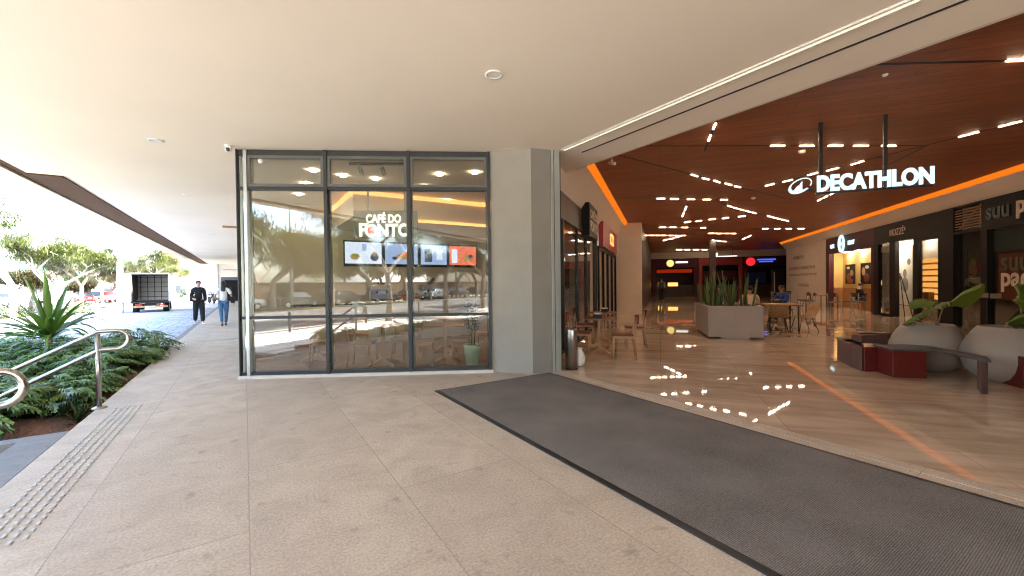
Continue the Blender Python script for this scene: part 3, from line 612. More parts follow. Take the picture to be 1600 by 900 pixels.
gp_ = MB(); gp_.box(.062,.07,2.0,5.5,.9,2.12); op = gp_.build('orange_window_film', M['orangewood'] if 0 else mat('orange_film',(.40,.085,.025),.5,nscale=2,namt=.08), s)
mb = MB(); mb.box(.062,.07,0.4,5.7,2.2,2.78); mb.build('teal_window_film', mat('teal_film',(.03,.09,.09),.5,nscale=2,namt=.1), s)
dg = mat('dark_green_letters',(.03,.06,.045),.4,nscale=5,namt=.1)
text('lettering', 'suu', .62, dg, s, loc=(-.05,5.75,3.10), rot=(R(90),0,R(-90)), off=.014, ext=.02)
text('lettering', 'pac', .62, M['creamcloth'], s, loc=(-.05,4.72,3.13), rot=(R(90),0,R(-90)), off=.014, ext=.02)
text('lettering', 'suu', .70, mat('grey_green_letters',(.07,.065,.035),.5,nscale=5,namt=.1), s, loc=(.045,5.4,1.68), rot=(R(90),0,R(-90)), off=.016, ext=.003)
text('lettering', 'pac', .70, M['creamcloth'], s, loc=(.045,5.4,1.28), rot=(R(90),0,R(-90)), off=.016, ext=.003)
poster('window_poster', 'greenish framed poster with a red cap in the dark store window', 'poster', wallX(N8+.25,16.1,1.72), .85,1.3, mat('poster_olive',(.10,.12,.05),.5,nscale=3,namt=.2), [(.15,.15,.22,.25,M['redpanel']),(-.2,.05,.18,.3,M['tan']),(-.05,-.3,.35,.1,M['creamcloth']),(-.1,-.52,.3,.08,M['grass'])])
mb = MB()
# wall lettering, too faint to read in the photo: thin strokes only
wl = empty('wall_graphics', 'faint brown lettering rows on the plain wall beyond the burgundy kiosk', 'wall sign', B(8.595,27.6,0), BA)
for (z, h, y0, y1, m) in ((2.85,.22,3.6,5.8,'mallwall'),(2.15,.2,1.5,6.6,'darkbrown'),(1.75,.14,1.2,6.6,'orangewood'),(1.05,.2,2.6,4.6,'darkbrown')):
    mb = MB(); y = y0
    while y < y1:
        wd = random.uniform(.06,.13); mb.box(-.006,0,y,y+.03,z,z+h); mb.box(-.006,0,y+.03,y+wd,z+random.choice([0,h*.45,h*.8]),z+h*random.choice([.62,.95])+.0); y += wd+.07
    mb.build('lettering', mat('faint_graphics',(.30,.22,.16),.6,nscale=3,namt=.1) , wl)

# ================================================================ FAR END FOOD COUNTERS (m = 42)
def endstall(name, label, n0, n1, fm, z0=2.75):
    t = empty(name, label, 'food stall', B(n0,42.3), BA); w_ = n1-n0
    mb = MB(); mb.box(0,w_,0,.15,z0,3.62); mb.build('fascia', fm, t)
    mb = MB(); mb.box(0,.3,0,.3,0,z0); mb.build('pier', fm, t); mb = MB(); mb.box(w_-.3,w_,0,.3,0,z0); mb.build('pier', fm, t)
    mb = MB(); mb.box(.3,w_-.3,.6,1.3,0,1.1); mb.build('counter', M['darkbrown'], t)
    return t
a = endstall('food_stall', 'far food stall with yellow disc sign and red glowing ceiling light', -.7,3.3, M['burgundy'])
mb = MB(); mb.box(.4,3.6,.9,1.5,2.3,2.62); mb.build('red_light_box', M['redglow'], a)
mb = MB(); mb.box(.5,1.0,.55,.6,.95,1.35); mb.box(1.4,2.3,.55,.6,1.0,1.35); mb.build('lit_display', M['orangeglow'], a)
mb = MB(); mb.tube([(1.62,-.06,3.18),(1.62,-.02,3.18)],.33,20); mb.build('disc_sign', M['signyellow'], a)
mb = MB(); mb.box(2.1,3.15,-.04,0,3.18,3.34); mb.build('lit_name_strip', M['signcream'], a)
a = endstall('food_stall', 'far food stall behind the dark column with small white hanging sign', 3.4,7.0, M['redpanel'],2.9)
mb = MB(); mb.box(.3,3.3,1.2,1.4,1.6,2.4); mb.build('menu_board', M['burgundy'], a)
a = endstall('food_stall', 'far food stall with round red emblem and blue lit lettering', 7.1,11.6, M['burgundy'])
mb = MB(); mb.tube([(.55,-.06,3.15),(.55,-.02,3.15)],.36,20); mb.build('disc_sign', M['signred'], a)
mb = MB(); mb.box(1.05,2.5,-.04,0,3.26,3.38); mb.box(1.2,2.3,-.04,0,3.08,3.2); mb.build('lit_name_strip', M['signblue'], a)
mb = MB(); mb.box(.4,2.0,1.3,1.4,1.2,2.2); mb.build('menu_board', mat('blue_board',(.02,.06,.3),.5,nscale=3,namt=.1), a)
hs = empty('hanging_sign', 'thin white hanging direction sign at the far end of the corridor', 'sign', B(3.9,36.0,3.35), BA)
mb = MB(); mb.box(0,1.7,0,.05,0,.06); mb.box(0,.35,-.01,.0,.0,.3); mb.build('sign_panel', M['signcream'], hs)
mb = MB(); mb.tube([(.3,.025,.3),(.3,.025,.85)],.015,6); mb.tube([(1.4,.025,.06),(1.4,.025,.85)],.015,6); mb.build('hanger', M['dark'], hs)

# ================================================================ HANGING SPORTS SHOP SIGN
s0 = gp(1275,301,0); 
p1 = atY(1232,306,7.36); p2 = atY(1458,289,6.66); dd = p2-p1; ang = math.atan2(dd.y, dd.x); W = math.hypot(dd.x, dd.y)
ds = empty('hanging_sign', 'large lit white sports shop sign hanging from two dark poles in the entrance', 'sign', (p1.x,p1.y,p1.z), ang)
t = text('lettering','DECATHLON',.36,M['signwhite'],ds,loc=(.405,-.03,.04),off=.016,ext=.012)
bb = max(v.co.x for v in t.data.vertices); t.scale.x = (W-.405)/bb
mb = MB()
# ellipse ring with a peak, drawn as solid bands
rng = []
for i in range(40):
    a_ = 2*math.pi*i/40; wv = .018 + .035*max(0, math.cos(a_-R(215)))
    if .02 < (a_ % 6.283) < 0: continue
    ex, ez = .185*math.cos(a_), .115*math.sin(a_)
    c_, s_ = math.cos(R(28)), math.sin(R(28)); rng.append((a_, wv, (ex*c_-ez*s_+.17, ex*s_+ez*c_+.155)))
outer = [p for _,_,p in rng]
inner = []
for a_, wv, p in rng:
    dx, dz = .17-p[0], .155-p[1]; l = math.hypot(dx,dz); inner.append((p[0]+dx/l*wv, p[1]+dz/l*wv))
for i in range(40):
    if i in (33,34): continue
    j = (i+1)%40; mb.quad((outer[i][0],-.03,outer[i][1]),(outer[j][0],-.03,outer[j][1]),(inner[j][0],-.03,inner[j][1]),(inner[i][0],-.03,inner[i][1]))
    mb.quad((outer[i][0],.0,outer[i][1]),(outer[j][0],.0,outer[j][1]),(outer[j][0],-.03,outer[j][1]),(outer[i][0],-.03,outer[i][1]))
mb.prism([(0.045,.06),(.10,.03),(.20,.06),(.20,.235),(.155,.165),(.13,.155),(.09,.10)], .0,.032, X=Matrix.Rotation(R(90),4,'X'))
mb.build('emblem', M['signwhite'], ds)
mb = MB(); mb.box(.40,W,.0,.03,-.01,.02); mb.box(.02,.38,.0,.02,.06,.09); mb.build('rail', M['dark'], ds)
for px in (1286,1386):
    f_ = (px-1232)/226*W*1.02
    mb = MB(); mb.box(f_-.025,f_+.025,.0,.05,.03,4.2-p1.z); mb.build('pole', M['dark'], ds)

# ================================================================ CEILING LED DASHES
def cx(X, Y): return (850+X/2.1333, Y/2.1333)
rows = [('level row of five above the hanging sign', [((753,487),(805,487)),((850,487),(902,487)),((945,487),(998,487)),((1030,487),(1083,487)),((1122,487),(1175,487))]),
 ('short steep pair near the entrance beam', [((573,410),(563,434)),((556,450),(548,472))]),
 ('row of five on the left diagonal groove', [((490,582),(513,589)),((528,594),(550,600)),((566,602),(587,609)),((603,612),(626,618)),((636,621),(656,626))]),
 ('level row of five left of centre', [((375,663),(404,663)),((420,664),(449,664)),((476,665),(503,665)),((529,666),(557,666)),((586,667),(614,667))]),
 ('long diagonal row behind the hanging sign', [((737,621),(768,613)),((795,608),(830,599)),((877,586),(914,576)),((940,571),(983,560)),((1021,551),(1068,537)),((1378,459),(1453,440)),((1510,426),(1597,404))]),
 ('row just under the hanging sign emblem', [((912,670),(926,663)),((932,660),(946,653)),((953,650),(970,642))]),
 ('steep pair below the level row', [((475,688),(469,703)),((466,709),(461,723))]),
 ('descending row of five in the middle', [((612,686),(626,690)),((631,692),(646,696)),((652,698),(667,702)),((673,703),(687,707)),((693,708),(707,712))]),
 ('descending row of five right of the middle', [((745,720),(756,723)),((760,724),(771,727)),((776,728),(786,731)),((791,732),(801,734)),((805,735),(815,738))]),
 ('rising row of five beyond the steep pair', [((467,742),(490,739)),((505,738),(527,736)),((549,733),(572,730)),((594,729),(617,726)),((646,723),(672,720))]),
 ('level row of four in the distance', [((385,758),(405,758)),((420,758),(440,758)),((458,759),(480,759)),((522,760),(541,760))]),
 ('level row of seven in the distance', [((328,785),(345,785)),((352,785),(368,785)),((372,785),(387,785)),((391,785),(406,785)),((417,785),(432,785)),((437,785),(452,785)),((457,785),(472,785))]),
 ('level row of four towards the right cove', [((728,763),(748,763)),((768,763),(788,763)),((806,763),(826,763)),((846,763),(868,763))]),
 ('level row of four far down the corridor', [((548,778),(565,778)),((574,779),(592,779)),((602,779),(618,779)),((624,779),(640,779))]),
 ('far rising row of three', [((397,802),(412,799)),((417,797),(432,794)),((438,792),(455,788))]),
 ('far descending row of three', [((560,800),(572,802)),((577,803),(590,804)),((595,805),(607,806))]),
 ('far steep single pair', [((662,798),(674,792)),((678,791),(690,785))]),
 ('level row of five near the far end', [((440,833),(460,833)),((468,833),(488,833)),((497,833),(517,833)),((524,833),(545,833)),((552,833),(570,833))]),
 ('last level row of four before the far end', [((400,848),(425,848)),((450,848),(475,848)),((500,849),(525,849)),((545,849),(570,849))]),
 ('rising far row next to the right cove', [((905,852),(925,849)),((935,846),(955,844)),((965,842),(985,839)),]),
 ('single dash at the right edge of the view', [((1538,205),(1610,202))])]
rows = rows[:-2] + rows[-1:]
mb = MB(); mb.box(-.5,.5,-.5,.5,-.5,.5); dash = mb.build('led_dash', M['led']); first = True
ordn = ['first','second','third','fourth','fifth','sixth','seventh']
def groove(a, b):
    d = (b-a); L_ = d.length; X = Matrix.Translation(((a.x+b.x)/2,(a.y+b.y)/2,4.1975)) @ Matrix.Rotation(math.atan2(d.y,d.x),4,'Z')
    mb = MB(); mb.box(-L_/2,L_/2,-.022,.022,-.0012,.002,X=X); mb.build('light_groove', M['dark'], bld)
for desc, ds_ in rows:
    for i, (a, b) in enumerate(ds_):
        pa, pb = gp(*cx(*a), 4.19), gp(*cx(*b), 4.19); d = pb-pa
        o = dash if first else dash.copy()
        if not first: COL.objects.link(o)
        first = False
        o.location = (pa+pb)/2; o.location.z = 4.1955; o.rotation_euler.z = math.atan2(d.y,d.x); o.scale = (max(.25,min(d.length,1.3))*.88, .025, .007)
        lab = f'led dash, {ordn[i]} in the {desc}' if len(ds_)>1 else 'warm white led dash on the wood ceiling at the right edge of view'
        tag(o, lab, 'ceiling light', 'led dashes on the wood ceiling')
    pa, pb = gp(*cx(*ds_[0][0]),4.19), gp(*cx(*ds_[-1][1]),4.19)
    if (pa-pb).length > .8: d=(pb-pa).normalized(); groove(pa-d*.6, pb+d*.6)
for a, b in (((340,488),(752,487)),((1175,487),(1275,486)),((245,517),(490,582)),((656,626),(830,668)),((240,660),(375,663)),((614,667),(700,668)),((1068,537),(1378,459)),((1080,585),(1275,487)),((1095,217),(1538,205))):
    groove(gp(*cx(*a),4.19), gp(*cx(*b),4.19))
# small ceiling fittings
for (px,py,lab) in ((1253,236,'round white smoke detector on wood ceiling beside the row of led dashes'),(1383,117,'small white sprinkler head on wood ceiling near the entrance beam'),(1177,309,'small smoke detector on wood ceiling left of the hanging sign')):
    p = gp(px,py,4.19); mb = MB(); k_=.45 if px==1383 else .9; mb.lathe([(.03*k_,-.07*k_),(.07*k_,-.05*k_),(.075*k_,0)],16); tag(mb.build('smoke_detector', M['white'], loc=(p.x,p.y,4.2)), lab, 'smoke detector')
p = gp(956,250,4.15); cl = empty('security_camera', 'white security camera below wood ceiling by the left cove light', 'camera', (p.x,p.y,4.2))
mb = MB(); mb.tube([(0,0,0),(0,0,-.1)],.02,8); mb.build('bracket', M['white'], cl)
mb = MB(); mb.tube([(-.05,.05,-.09),(.06,-.06,-.15)],.035,12); mb.build('housing', M['white'], cl)
# outdoor soffit fittings
def downlight(p, lab, r=.09, m=None, grp='recessed downlights in the cream soffit', z=3.7):
    t = empty('recessed_downlight', lab, 'ceiling light', (p.x,p.y,z), 0, grp)
    mb = MB(); n=28
    pr=[(r,-.0),(r+.004,-.012),(r-.015,-.014),(r-.022,-.004)]
    vs=[(q*math.cos(2*math.pi*k/n),q*math.sin(2*math.pi*k/n),zz) for q,zz in pr for k in range(n)]
    mb.add(vs,[(i*n+k,i*n+(k+1)%n,(i+1)*n+(k+1)%n,(i+1)*n+k) for i in range(3) for k in range(n)],0,True); mb.build('trim_ring', M['white'], t)
    mb = MB(); mb.lathe([(r-.02,-.006),(r-.02,-.003)],n); mb.build('lens', m or M['off'], t); return t
for px,py,lab in ((772,116,'round unlit downlight in the soffit nearest the viewer, left of the led line'),(243,219,'round unlit downlight in the soffit left of the cafe window'),(292,305,'small unlit downlight further along the soffit over the walkway'),(332,366,'tiny unlit downlight far along the soffit over the walkway')):
    downlight(gp(px,py,3.7), lab)
def domecam(p, lab):
    t = empty('security_camera', lab, 'camera', (p.x,p.y,3.7))
    mb = MB(); mb.lathe([(.05,-.03),(.055,0)],20); mb.build('base', M['white'], t)
    mb = MB(); mb.ball((0,0,-.065),.05,.05,.05); mb.build('housing', M['white'], t)
    mb = MB(); mb.ball((.01,-.03,-.075),.032,.032,.032); mb.build('lens', M['carglass'], t)
p = gp(357,231,3.66); domecam(p,'white dome security camera at the left corner of the cafe window'); p = gp(846,239,3.66); domecam(p,'white dome security camera on the soffit above the grey pillar')
p = gp(365,354,3.0); p = A(-.2,11.9,2.9); ws = empty('wall_floodlight','small flat bracketed floodlight on the cafe side wall over the walkway','light',p,AA)
mb = MB(); mb.box(-.22,.1,-.05,.05,-.02,.02); mb.build('head', M['tan'], ws); mb = MB(); mb.box(.08,.13,-.03,.03,-.06,.06); mb.build('bracket', M['dark'], ws)
# ================================================================ ENTRANCE CARPET, TACTILE STRIPS
car = empty('entrance_carpet', 'long dark grey ribbed entrance carpet with black border outside the mall entrance', 'carpet', A(0,0), AA)
mb = MB(); mb.box(2.26,4.17,-8,5.42,0,.012); mb.build('pile', M['matrib'], car)
mb = MB(); mb.box(2.20,2.26,-8,5.46,0,.011); mb.box(4.17,4.22,-8,5.46,0,.011); mb.box(2.26,4.17,5.42,5.46,0,.011); mb.build('border', M['dark'], car, bevel=.004)
p0, p1, p2_ = toF(gp(178,640),AA), toF(gp(222,635),AA), toF(gp(85,808),AA)
def tactile(name, label, v0, v1, u0, u1, rows_, along_u=True):
    mb = MB()
    for r in range(rows_):
        if along_u:
            v = v0 + (v1-v0)*(r+.5)/rows_; u = u0 + (.02 if r%2 else .05)
            while u < u1-.02:
                mb.prism([(v-.013,u),(v+.013,u),(v+.013,u+.05),(v-.013,u+.05)],.0,.003); mb.prism([(v-.009,u+.005),(v+.009,u+.005),(v+.009,u+.045),(v-.009,u+.045)],.003,.009); u += .085
    return tag(mb.build(name, M['studsteel'], rz=AA), label, 'tactile strip')
tactile('tactile_strip','strip of raised steel tactile studs along the walkway edge beside the steps', -1.40,-1.10, 3.6,7.02,5)
mb = MB()
for r in range(4):
    u = 14.05+r*.075; v=-1.5
    while v < -.12: mb.prism([(v,u-.016),(v+.04,u-.016),(v+.04,u+.016),(v,u+.016)],0,.007); v += .085
tag(mb.build('tactile_strip', M['studsteel'], rz=AA), 'far row of tactile studs across the walkway before the pedestrians','tactile strip')

# ================================================================ HANDRAILS
def handrail(label, u):
    t = empty('handrail', label, 'handrail', A(-1.55,u), AA); r=.024; sl_=.55
    mb = MB(); mb.tube([(0,0,0),(0,0,.93)],.026,16); mb.tube([(0,0,.60),(0,0,.62)],.03,16); mb.build('post', M['steel'], t)
    mb = MB(); mb.lathe([(.075,0),(.075,.008),(.045,.02),(.03,.03)],24); mb.build('base_flange', M['steel'], t)
    L_=1.75
    loop = [(-L_,0,.955-L_*sl_),( -.05,0,.955-.03)]+[(0,0,.955)]+[(.17,0,.955)]
    rc = .115
    loop += [(.17+rc*math.sin(math.pi*k/10),0,.955-rc+rc*math.cos(math.pi*k/10)) for k in range(1,11)]
    loop += [(0.03,0,.725),(0,0,.715),(-.05,0,.69),(-L_,0,.715-L_*sl_)]
    mb = MB(); mb.tube(loop, r, 14); mb.build('looped_rail', M['steel'], t)
    mb = MB(); mb.tube([(-1.55,0,-.6),(-1.55,0,.93-1.55*sl_)],.026,14); mb.build('post', M['steel'], t)
    return t
handrail('stainless steel handrail with looped end and post beside the planting bed', 7.13)
handrail('nearer stainless handrail whose looped end shows at the left edge', 4.14)

# ================================================================ SMALL THINGS
bn = empty('litter_bin','cylindrical stainless litter bin with white liner by the entrance jamb','bin',gp(893,577))
mb = MB(); mb.lathe([(.105,0),(.105,.68),(.10,.70),(.085,.70),(.085,.6)],28); mb.build('body', M['steel'], bn)
mb = MB(); mb.lathe([(.106,0),(.11,.015),(.106,.03)],28); mb.build('base_ring', M['dark'], bn)
bl = empty('plastic_bag','white plastic bag slumped beside the stainless litter bin','bag',gp(906,572))
mb = MB(); n=14
prof=[(.02,0),(.075,.02),(.085,.07),(.08,.15),(.06,.24),(.035,.29),(.05,.33)]
vs=[(r*(1+.25*math.sin(5*t+z*9))*math.cos(t), r*(1+.2*math.cos(4*t+z*13))*math.sin(t), z) for r,z in prof for t in [2*math.pi*k/n for k in range(n)]]
mb.add(vs,[(i*n+k,i*n+(k+1)%n,(i+1)*n+(k+1)%n,(i+1)*n+k) for i in range(6) for k in range(n)],0,True); mb.build('liner', M['bag'], bl)

# ---------------- cafe chairs and tables
def cafe_chair(label, wood=None, seatm=None):
    wood = wood or M['wood']; t = empty('cafe_chair', label, 'chair')
    for sx in (-1,1):
        mb = MB(); mb.tube([(sx*.20,-.20,0),(sx*.185,-.185,.44)],[.014,.019],8); mb.build('leg', wood, t)
        mb = MB(); mb.tube([(sx*.20,.24,0),(sx*.185,.19,.44),(sx*.175,.25,.80)],[.014,.019,.014],8); mb.build('leg', wood, t)
    mb = MB()
    mb.prism([(-.21,-.22),(.21,-.22),(.20,.20),(-.20,.20)],.44,.468); mb.build('seat', seatm or wood, t, bevel=.012)
    mb = MB()
    for z0,z1 in ((.66,.84),):
        n=8; vs=[]; 
        for k in range(n+1):
            x=-.21+.42*k/n; y=.235+.05*(1-(x/.21)**2)
            for dy in (0,.016):
                for z in (z0,z1): vs.append((x,y+dy,z-.02*(abs(x)/.21)**3*(1 if z==z1 else -1)))
        fs=[]
        for k in range(n):
            o=k*4; q=o+4; fs += [(o,q,q+1,o+1),(o+2,o+3,q+3,q+2),(o+1,q+1,q+3,o+3),(o,o+2,q+2,q)]
        fs += [(0,1,3,2),(n*4,n*4+2,n*4+3,n*4+1)]; mb.add(vs,fs,0,False)
    mb.build('backrest', seatm or wood, t)
    mb = MB(); mb.box(-.19,.19,-.19,-.165,.40,.44); mb.box(-.19,.19,.17,.195,.40,.44); mb.box(-.195,-.17,-.18,.18,.40,.44); mb.box(.17,.195,-.18,.18,.40,.44); mb.build('seat_frame', wood, t)
    return t
def round_back_chair(label):
    t = cafe_chair(label, M['wood'], M['seatred']); return t
def table(label, w=.7, wood=None, top=None, round_=False):
    wood = wood or M['wood']; t = empty('cafe_table', label, 'table')
    mb = MB()
    if round_: mb.lathe([(w/2-.01,.72),(w/2,.73),(w/2,.745),(w/2-.01,.75)],32)
    else: mb.box(-w/2,w/2,-w/2,w/2,.72,.75)
    mb.build('tabletop', top or wood, t, bevel=0 if round_ else .006)
    mb = MB(); mb.box(-.03,.03,-.03,.03,.08,.72); mb.build('pedestal', wood, t, bevel=.004)
    for k in range(4):
        mb = MB(); X = Matrix.Rotation(R(45+90*k),4,'Z'); mb.prism([(.02,.0),(.33,0),(.33,.03),(.02,.14)],-.025,.025,X=X@Matrix.Rotation(R(90),4,'X')); mb.build('foot', wood, t)
    return t
ch = cafe_chair('pale oak chair inside the cafe behind the left window bay')
spots = [(-3.55,7.75,200,'pale oak chair behind the left window bay of the cafe'),(-2.75,7.65,95,'oak chair near the glass at the left of the middle bay'),(-2.05,8.0,250,'oak chair in the middle bay right of the first cafe table'),
 (-1.65,7.55,100,'oak chair near the glass at the right of the middle bay'),(-.95,7.9,-85,'oak chair facing the table behind the right window bay'),(-3.3,8.9,20,'oak chair in the second row behind the left bay'),(-2.3,9.1,170,'oak chair in the second row behind the middle bay'),(-.6,8.9,-100,'oak chair in the second row near the green pot')]
for i,(x,y,a,l) in enumerate(spots):
    o = ch if i==0 else dup(ch); o.location=(x,y,.006); o.rotation_euler.z=R(a); o['label']=l; o['group']='oak chairs inside the cafe'
tb = table('square oak cafe table behind the middle window bay')
for i,(x,y,l) in enumerate([(-2.4,7.7,'oak pedestal table behind the left part of the middle window bay'),(-1.25,7.75,'oak pedestal table at the mullion between middle and right bay'),(-3.9,8.3,'oak pedestal table by the left corner inside the cafe'),(-1.5,9.2,'oak pedestal table in the second row inside the cafe')]):
    o = tb if i==0 else dup(tb); o.location=(x,y,.006); o.rotation_euler.z=R(5); o['label']=l; o['group']='pedestal tables inside the cafe'
# table set in the corridor
t1 = gp(936,552); tt = table('wooden pedestal table beside the corridor shopfront, nearer of two', .62, M['wood'], M['wood2']); tt.location=t1; tt.rotation_euler.z=BA+R(10)
t2 = B(-1.35,10.5); tt2 = dup(tt, t2, BA, 'wooden pedestal table beside the corridor shopfront, farther of two')
for o in (tt,tt2): o['group']='pedestal tables in the corridor'
rc = round_back_chair('x')
cspots=[(gp(974,559),BA+R(-82),'red brown seated wooden chair right of the nearer corridor table'),(B(-.55,9.9),BA+R(-80),'red brown seated wooden chair behind the nearer one, right of the farther table'),(gp(907,553),BA+R(95),'red brown seated wooden chair left of the nearer corridor table behind the bin'),(B(-1.75,10.3),BA+R(95),'red brown chair left of the farther corridor table against the glass')]
for i,(p,a,l) in enumerate(cspots):
    o = rc if i==0 else dup(rc); o.location=(p.x,p.y,.006); o.rotation_euler.z=a; o['label']=l; o['group']='wooden chairs outside the cafe in the corridor'
def napkin(p, label):
    t = empty('napkin_holder', label, 'napkin holder', (p.x,p.y,.757), BA); mb = MB(); mb.box(-.08,.08,-.05,.05,0,.07); mb.build('holder', M['dark'], t, bevel=.006)
    mb = MB(); mb.box(-.07,.07,-.04,.04,.071,.10); mb.build('napkins', M['white'], t)
napkin(t1+Vector((-.03,-.05,0)),'black napkin holder on the nearer corridor table'); napkin(t2+Vector((.05,0,0)),'black napkin holder on the farther corridor table')
poster('wall_poster','reddish food poster inside the cafe seen through the corridor glass','poster', Matrix.Translation(B(-2.6,10.9,1.75))@Matrix.Rotation(BA+R(60),4,'Z'), .9,.8, M['tan'], [(0,0,.3,.2,M['seatred']),(.2,.25,.15,.08,M['creamcloth']),(-.2,-.2,.16,.12,M['redpanel'])])

# ---------------- cafe interior
co = empty('service_counter','beige cafe service counter below the menu screens','counter',A(2.4,10.9),AA)
mb = MB(); mb.box(0,5.2,0,.7,.0,1.02); mb.build('front', M['cafewall'], co); mb = MB(); mb.box(-.03,5.23,-.05,.73,1.02,1.06); mb.build('worktop', M['white'], co, bevel=.005)
bc = empty('back_counter','narrow back counter along the cafe rear wall','counter',A(1.0,11.75),AA); mb = MB(); mb.box(0,7,0,.5,0,.95); mb.build('cabinet', M['wood'], bc); mb=MB(); mb.box(0,7,-.02,.5,.95,.99); mb.build('worktop', M['dark'], bc)
def coffee_machine(v,label):
    t = empty('coffee_machine',label,'coffee machine',A(v,11.0,1.06),AA)
    mb = MB(); mb.box(0,.6,0,.4,.28,.42); mb.box(.0,.6,.22,.4,0,.28); mb.build('body', M['steel'], t, bevel=.01); mb = MB(); mb.box(0,.6,0,.3,0,.05); mb.build('drip_tray', M['dark'], t)
    mb = MB(); mb.tube([(.18,.1,.28),(.18,.1,.2)],.03,10); mb.tube([(.42,.1,.28),(.42,.1,.2)],.03,10); mb.build('group_head', M['dark'], t)
    mb = MB(); mb.lathe([(.09,.42),(.12,.6),(.02,.62)],14,c=(.3,.2,0)); mb.build('bean_hopper', M['dark'], t)
coffee_machine(2.75,'steel coffee machine with dark hopper on the counter, left one'); coffee_machine(4.15,'steel coffee machine with dark hopper on the counter, right one')
dc = empty('display_case','small orange wooden crate of pastries on the counter between coffee machines','display case',A(3.45,10.95,1.06),AA); mb=MB(); mb.box(0,.6,0,.3,0,.14); mb.build('crate', M['orangewood'], dc)
mb=MB()
for k in range(7): mb.ball((.06+k*.08,.12,.16),.035,.06,.03,8,5)
mb.build('pastries', M['tan'], dc)
cup=None
for k in range(8):
    mb=MB(); mb.lathe([(.03,0),(.045,.11)],12)
    if cup is None: cup=mb.build('jar', M['white']); o=cup
    else: o=cup.copy(); COL.objects.link(o)
    o.location=A(5.0+k*.14,11.15,1.06); tag(o,f'white cup in a row on the cafe counter, {["first","second","third","fourth","fifth","sixth","seventh","eighth"][k]} from the left','cup','cups on the cafe counter')
# menu screens on the back wall
US_=12.22
edges=[536,599,655,700,746]; cnt=['s_pale','s_blue','s_blue','s_red']
for i in range(4):
    a=toF(on(edges[i],400,AA,1,US_),AA); b=toF(on(edges[i+1],400,AA,1,US_),AA); zt=on(edges[0],375,AA,1,US_).z; zb=on(edges[0],416,AA,1,US_).z
    v0,v1=a[0]+.02,b[0]-.02
    t=empty('menu_screen',['leftmost lit menu screen with pale blue panels above the cafe counter','second lit menu screen with a dish on blue above the cafe counter','third lit menu screen from the left, blue and pale, above the counter','rightmost lit menu screen, red with food pictures, above the counter'][i],'screen',A(v0,US_,zb),AA,'menu screens above the cafe counter')
    w_=v1-v0;h_=zt-zb
    mb=MB(); mb.box(0,w_,0,.06,0,h_); mb.build('housing',M['dark'],t)
    mb=MB(); mb.box(.03,w_-.03,-.004,-.001,.08,h_-.04); mb.build('display',M[cnt[i]],t)
    def shp(x,z,a_,b_,m,round_=True):
        mb=MB()
        if round_: mb.add([(x+a_*math.cos(q*.393),-.007,z+b_*math.sin(q*.393)) for q in range(16)],[tuple(range(16))])
        else: mb.add([(x-a_,-.007,z-b_),(x+a_,-.007,z-b_),(x+a_,-.007,z+b_),(x-a_,-.007,z+b_)],[(0,1,2,3)])
        mb.build('picture',M[m],t)
    if i==0: shp(w_*.28,h_*.38,.13,.09,'s_food'); shp(w_*.30,h_*.42,.09,.05,'s_green'); shp(w_*.78,h_*.36,.12,.10,'s_dark'); shp(w_*.78,h_*.48,.08,.06,'s_food'); shp(w_*.52,h_*.75,.06,.10,'s_blue',False)
    if i==1: shp(w_*.55,h_*.42,.22,.09,'s_food'); shp(w_*.6,h_*.52,.12,.06,'s_red'); shp(w_*.3,h_*.35,.08,.05,'s_dark')
    if i==2: shp(w_*.3,h_*.5,.12,.20,'s_dark',False); shp(w_*.7,h_*.55,.10,.16,'s_pale',False)
    if i==3: shp(w_*.2,h_*.5,.10,.22,'s_pale',False); shp(w_*.65,h_*.4,.18,.09,'s_food'); shp(w_*.75,h_*.5,.10,.06,'s_dark')
# hanging cafe sign
p=atY(553,372,8.9); hb=empty('hanging_sign','grey hanging board with white lettering CAFÉ DO PONTO inside the cafe','sign',p,FA)
wb_=(atY(652,372,8.95)-p).length; ht=(atY(553,329,8.9).z-p.z)
mb=MB(); mb.box(0,wb_,0,.08,.0,ht); mb.build('board',M['sash'],hb)
t=text('lettering','CAFÉ DO',.24,M['signcream'],hb,loc=(.26,-.012,.33),off=.010,ext=.012); bb=max(v.co.x for v in t.data.vertices); t.scale.x=.74/bb
mb=MB()
t=text('lettering','P',.38,M['signcream'],hb,loc=(.10,-.012,.045),off=.014,ext=.012)
t=text('lettering','NTO',.36,M['signcream'],hb,loc=(.49,-.012,.045),off=.014,ext=.012); bb=max(v.co.x for v in t.data.vertices); t.scale.x=.70/bb
mb=MB(); mb.tube([(.37+.105*math.cos(q*math.pi/14),-.02,.155+.115*math.sin(q*math.pi/14)) for q in range(28)],.028,8,closed=True); mb.tube([(.27,-.02,.29),(.32,-.02,.335)],.02,8); mb.build('ring_letter',M['signcream'],hb)
mb=MB(); mb.add([(.37+.083*math.cos(q*math.pi/12),-.015,.155+.093*math.sin(q*math.pi/12)) for q in range(24)],[tuple(range(24))]); mb.build('orange_dot',M['ballorange'],hb)
for f_ in (.22,.80):
    mb=MB(); mb.box(wb_*f_-.018,wb_*f_+.018,.02,.055,ht,3.62-p.z); mb.build('rod',M['greywall2'],hb)
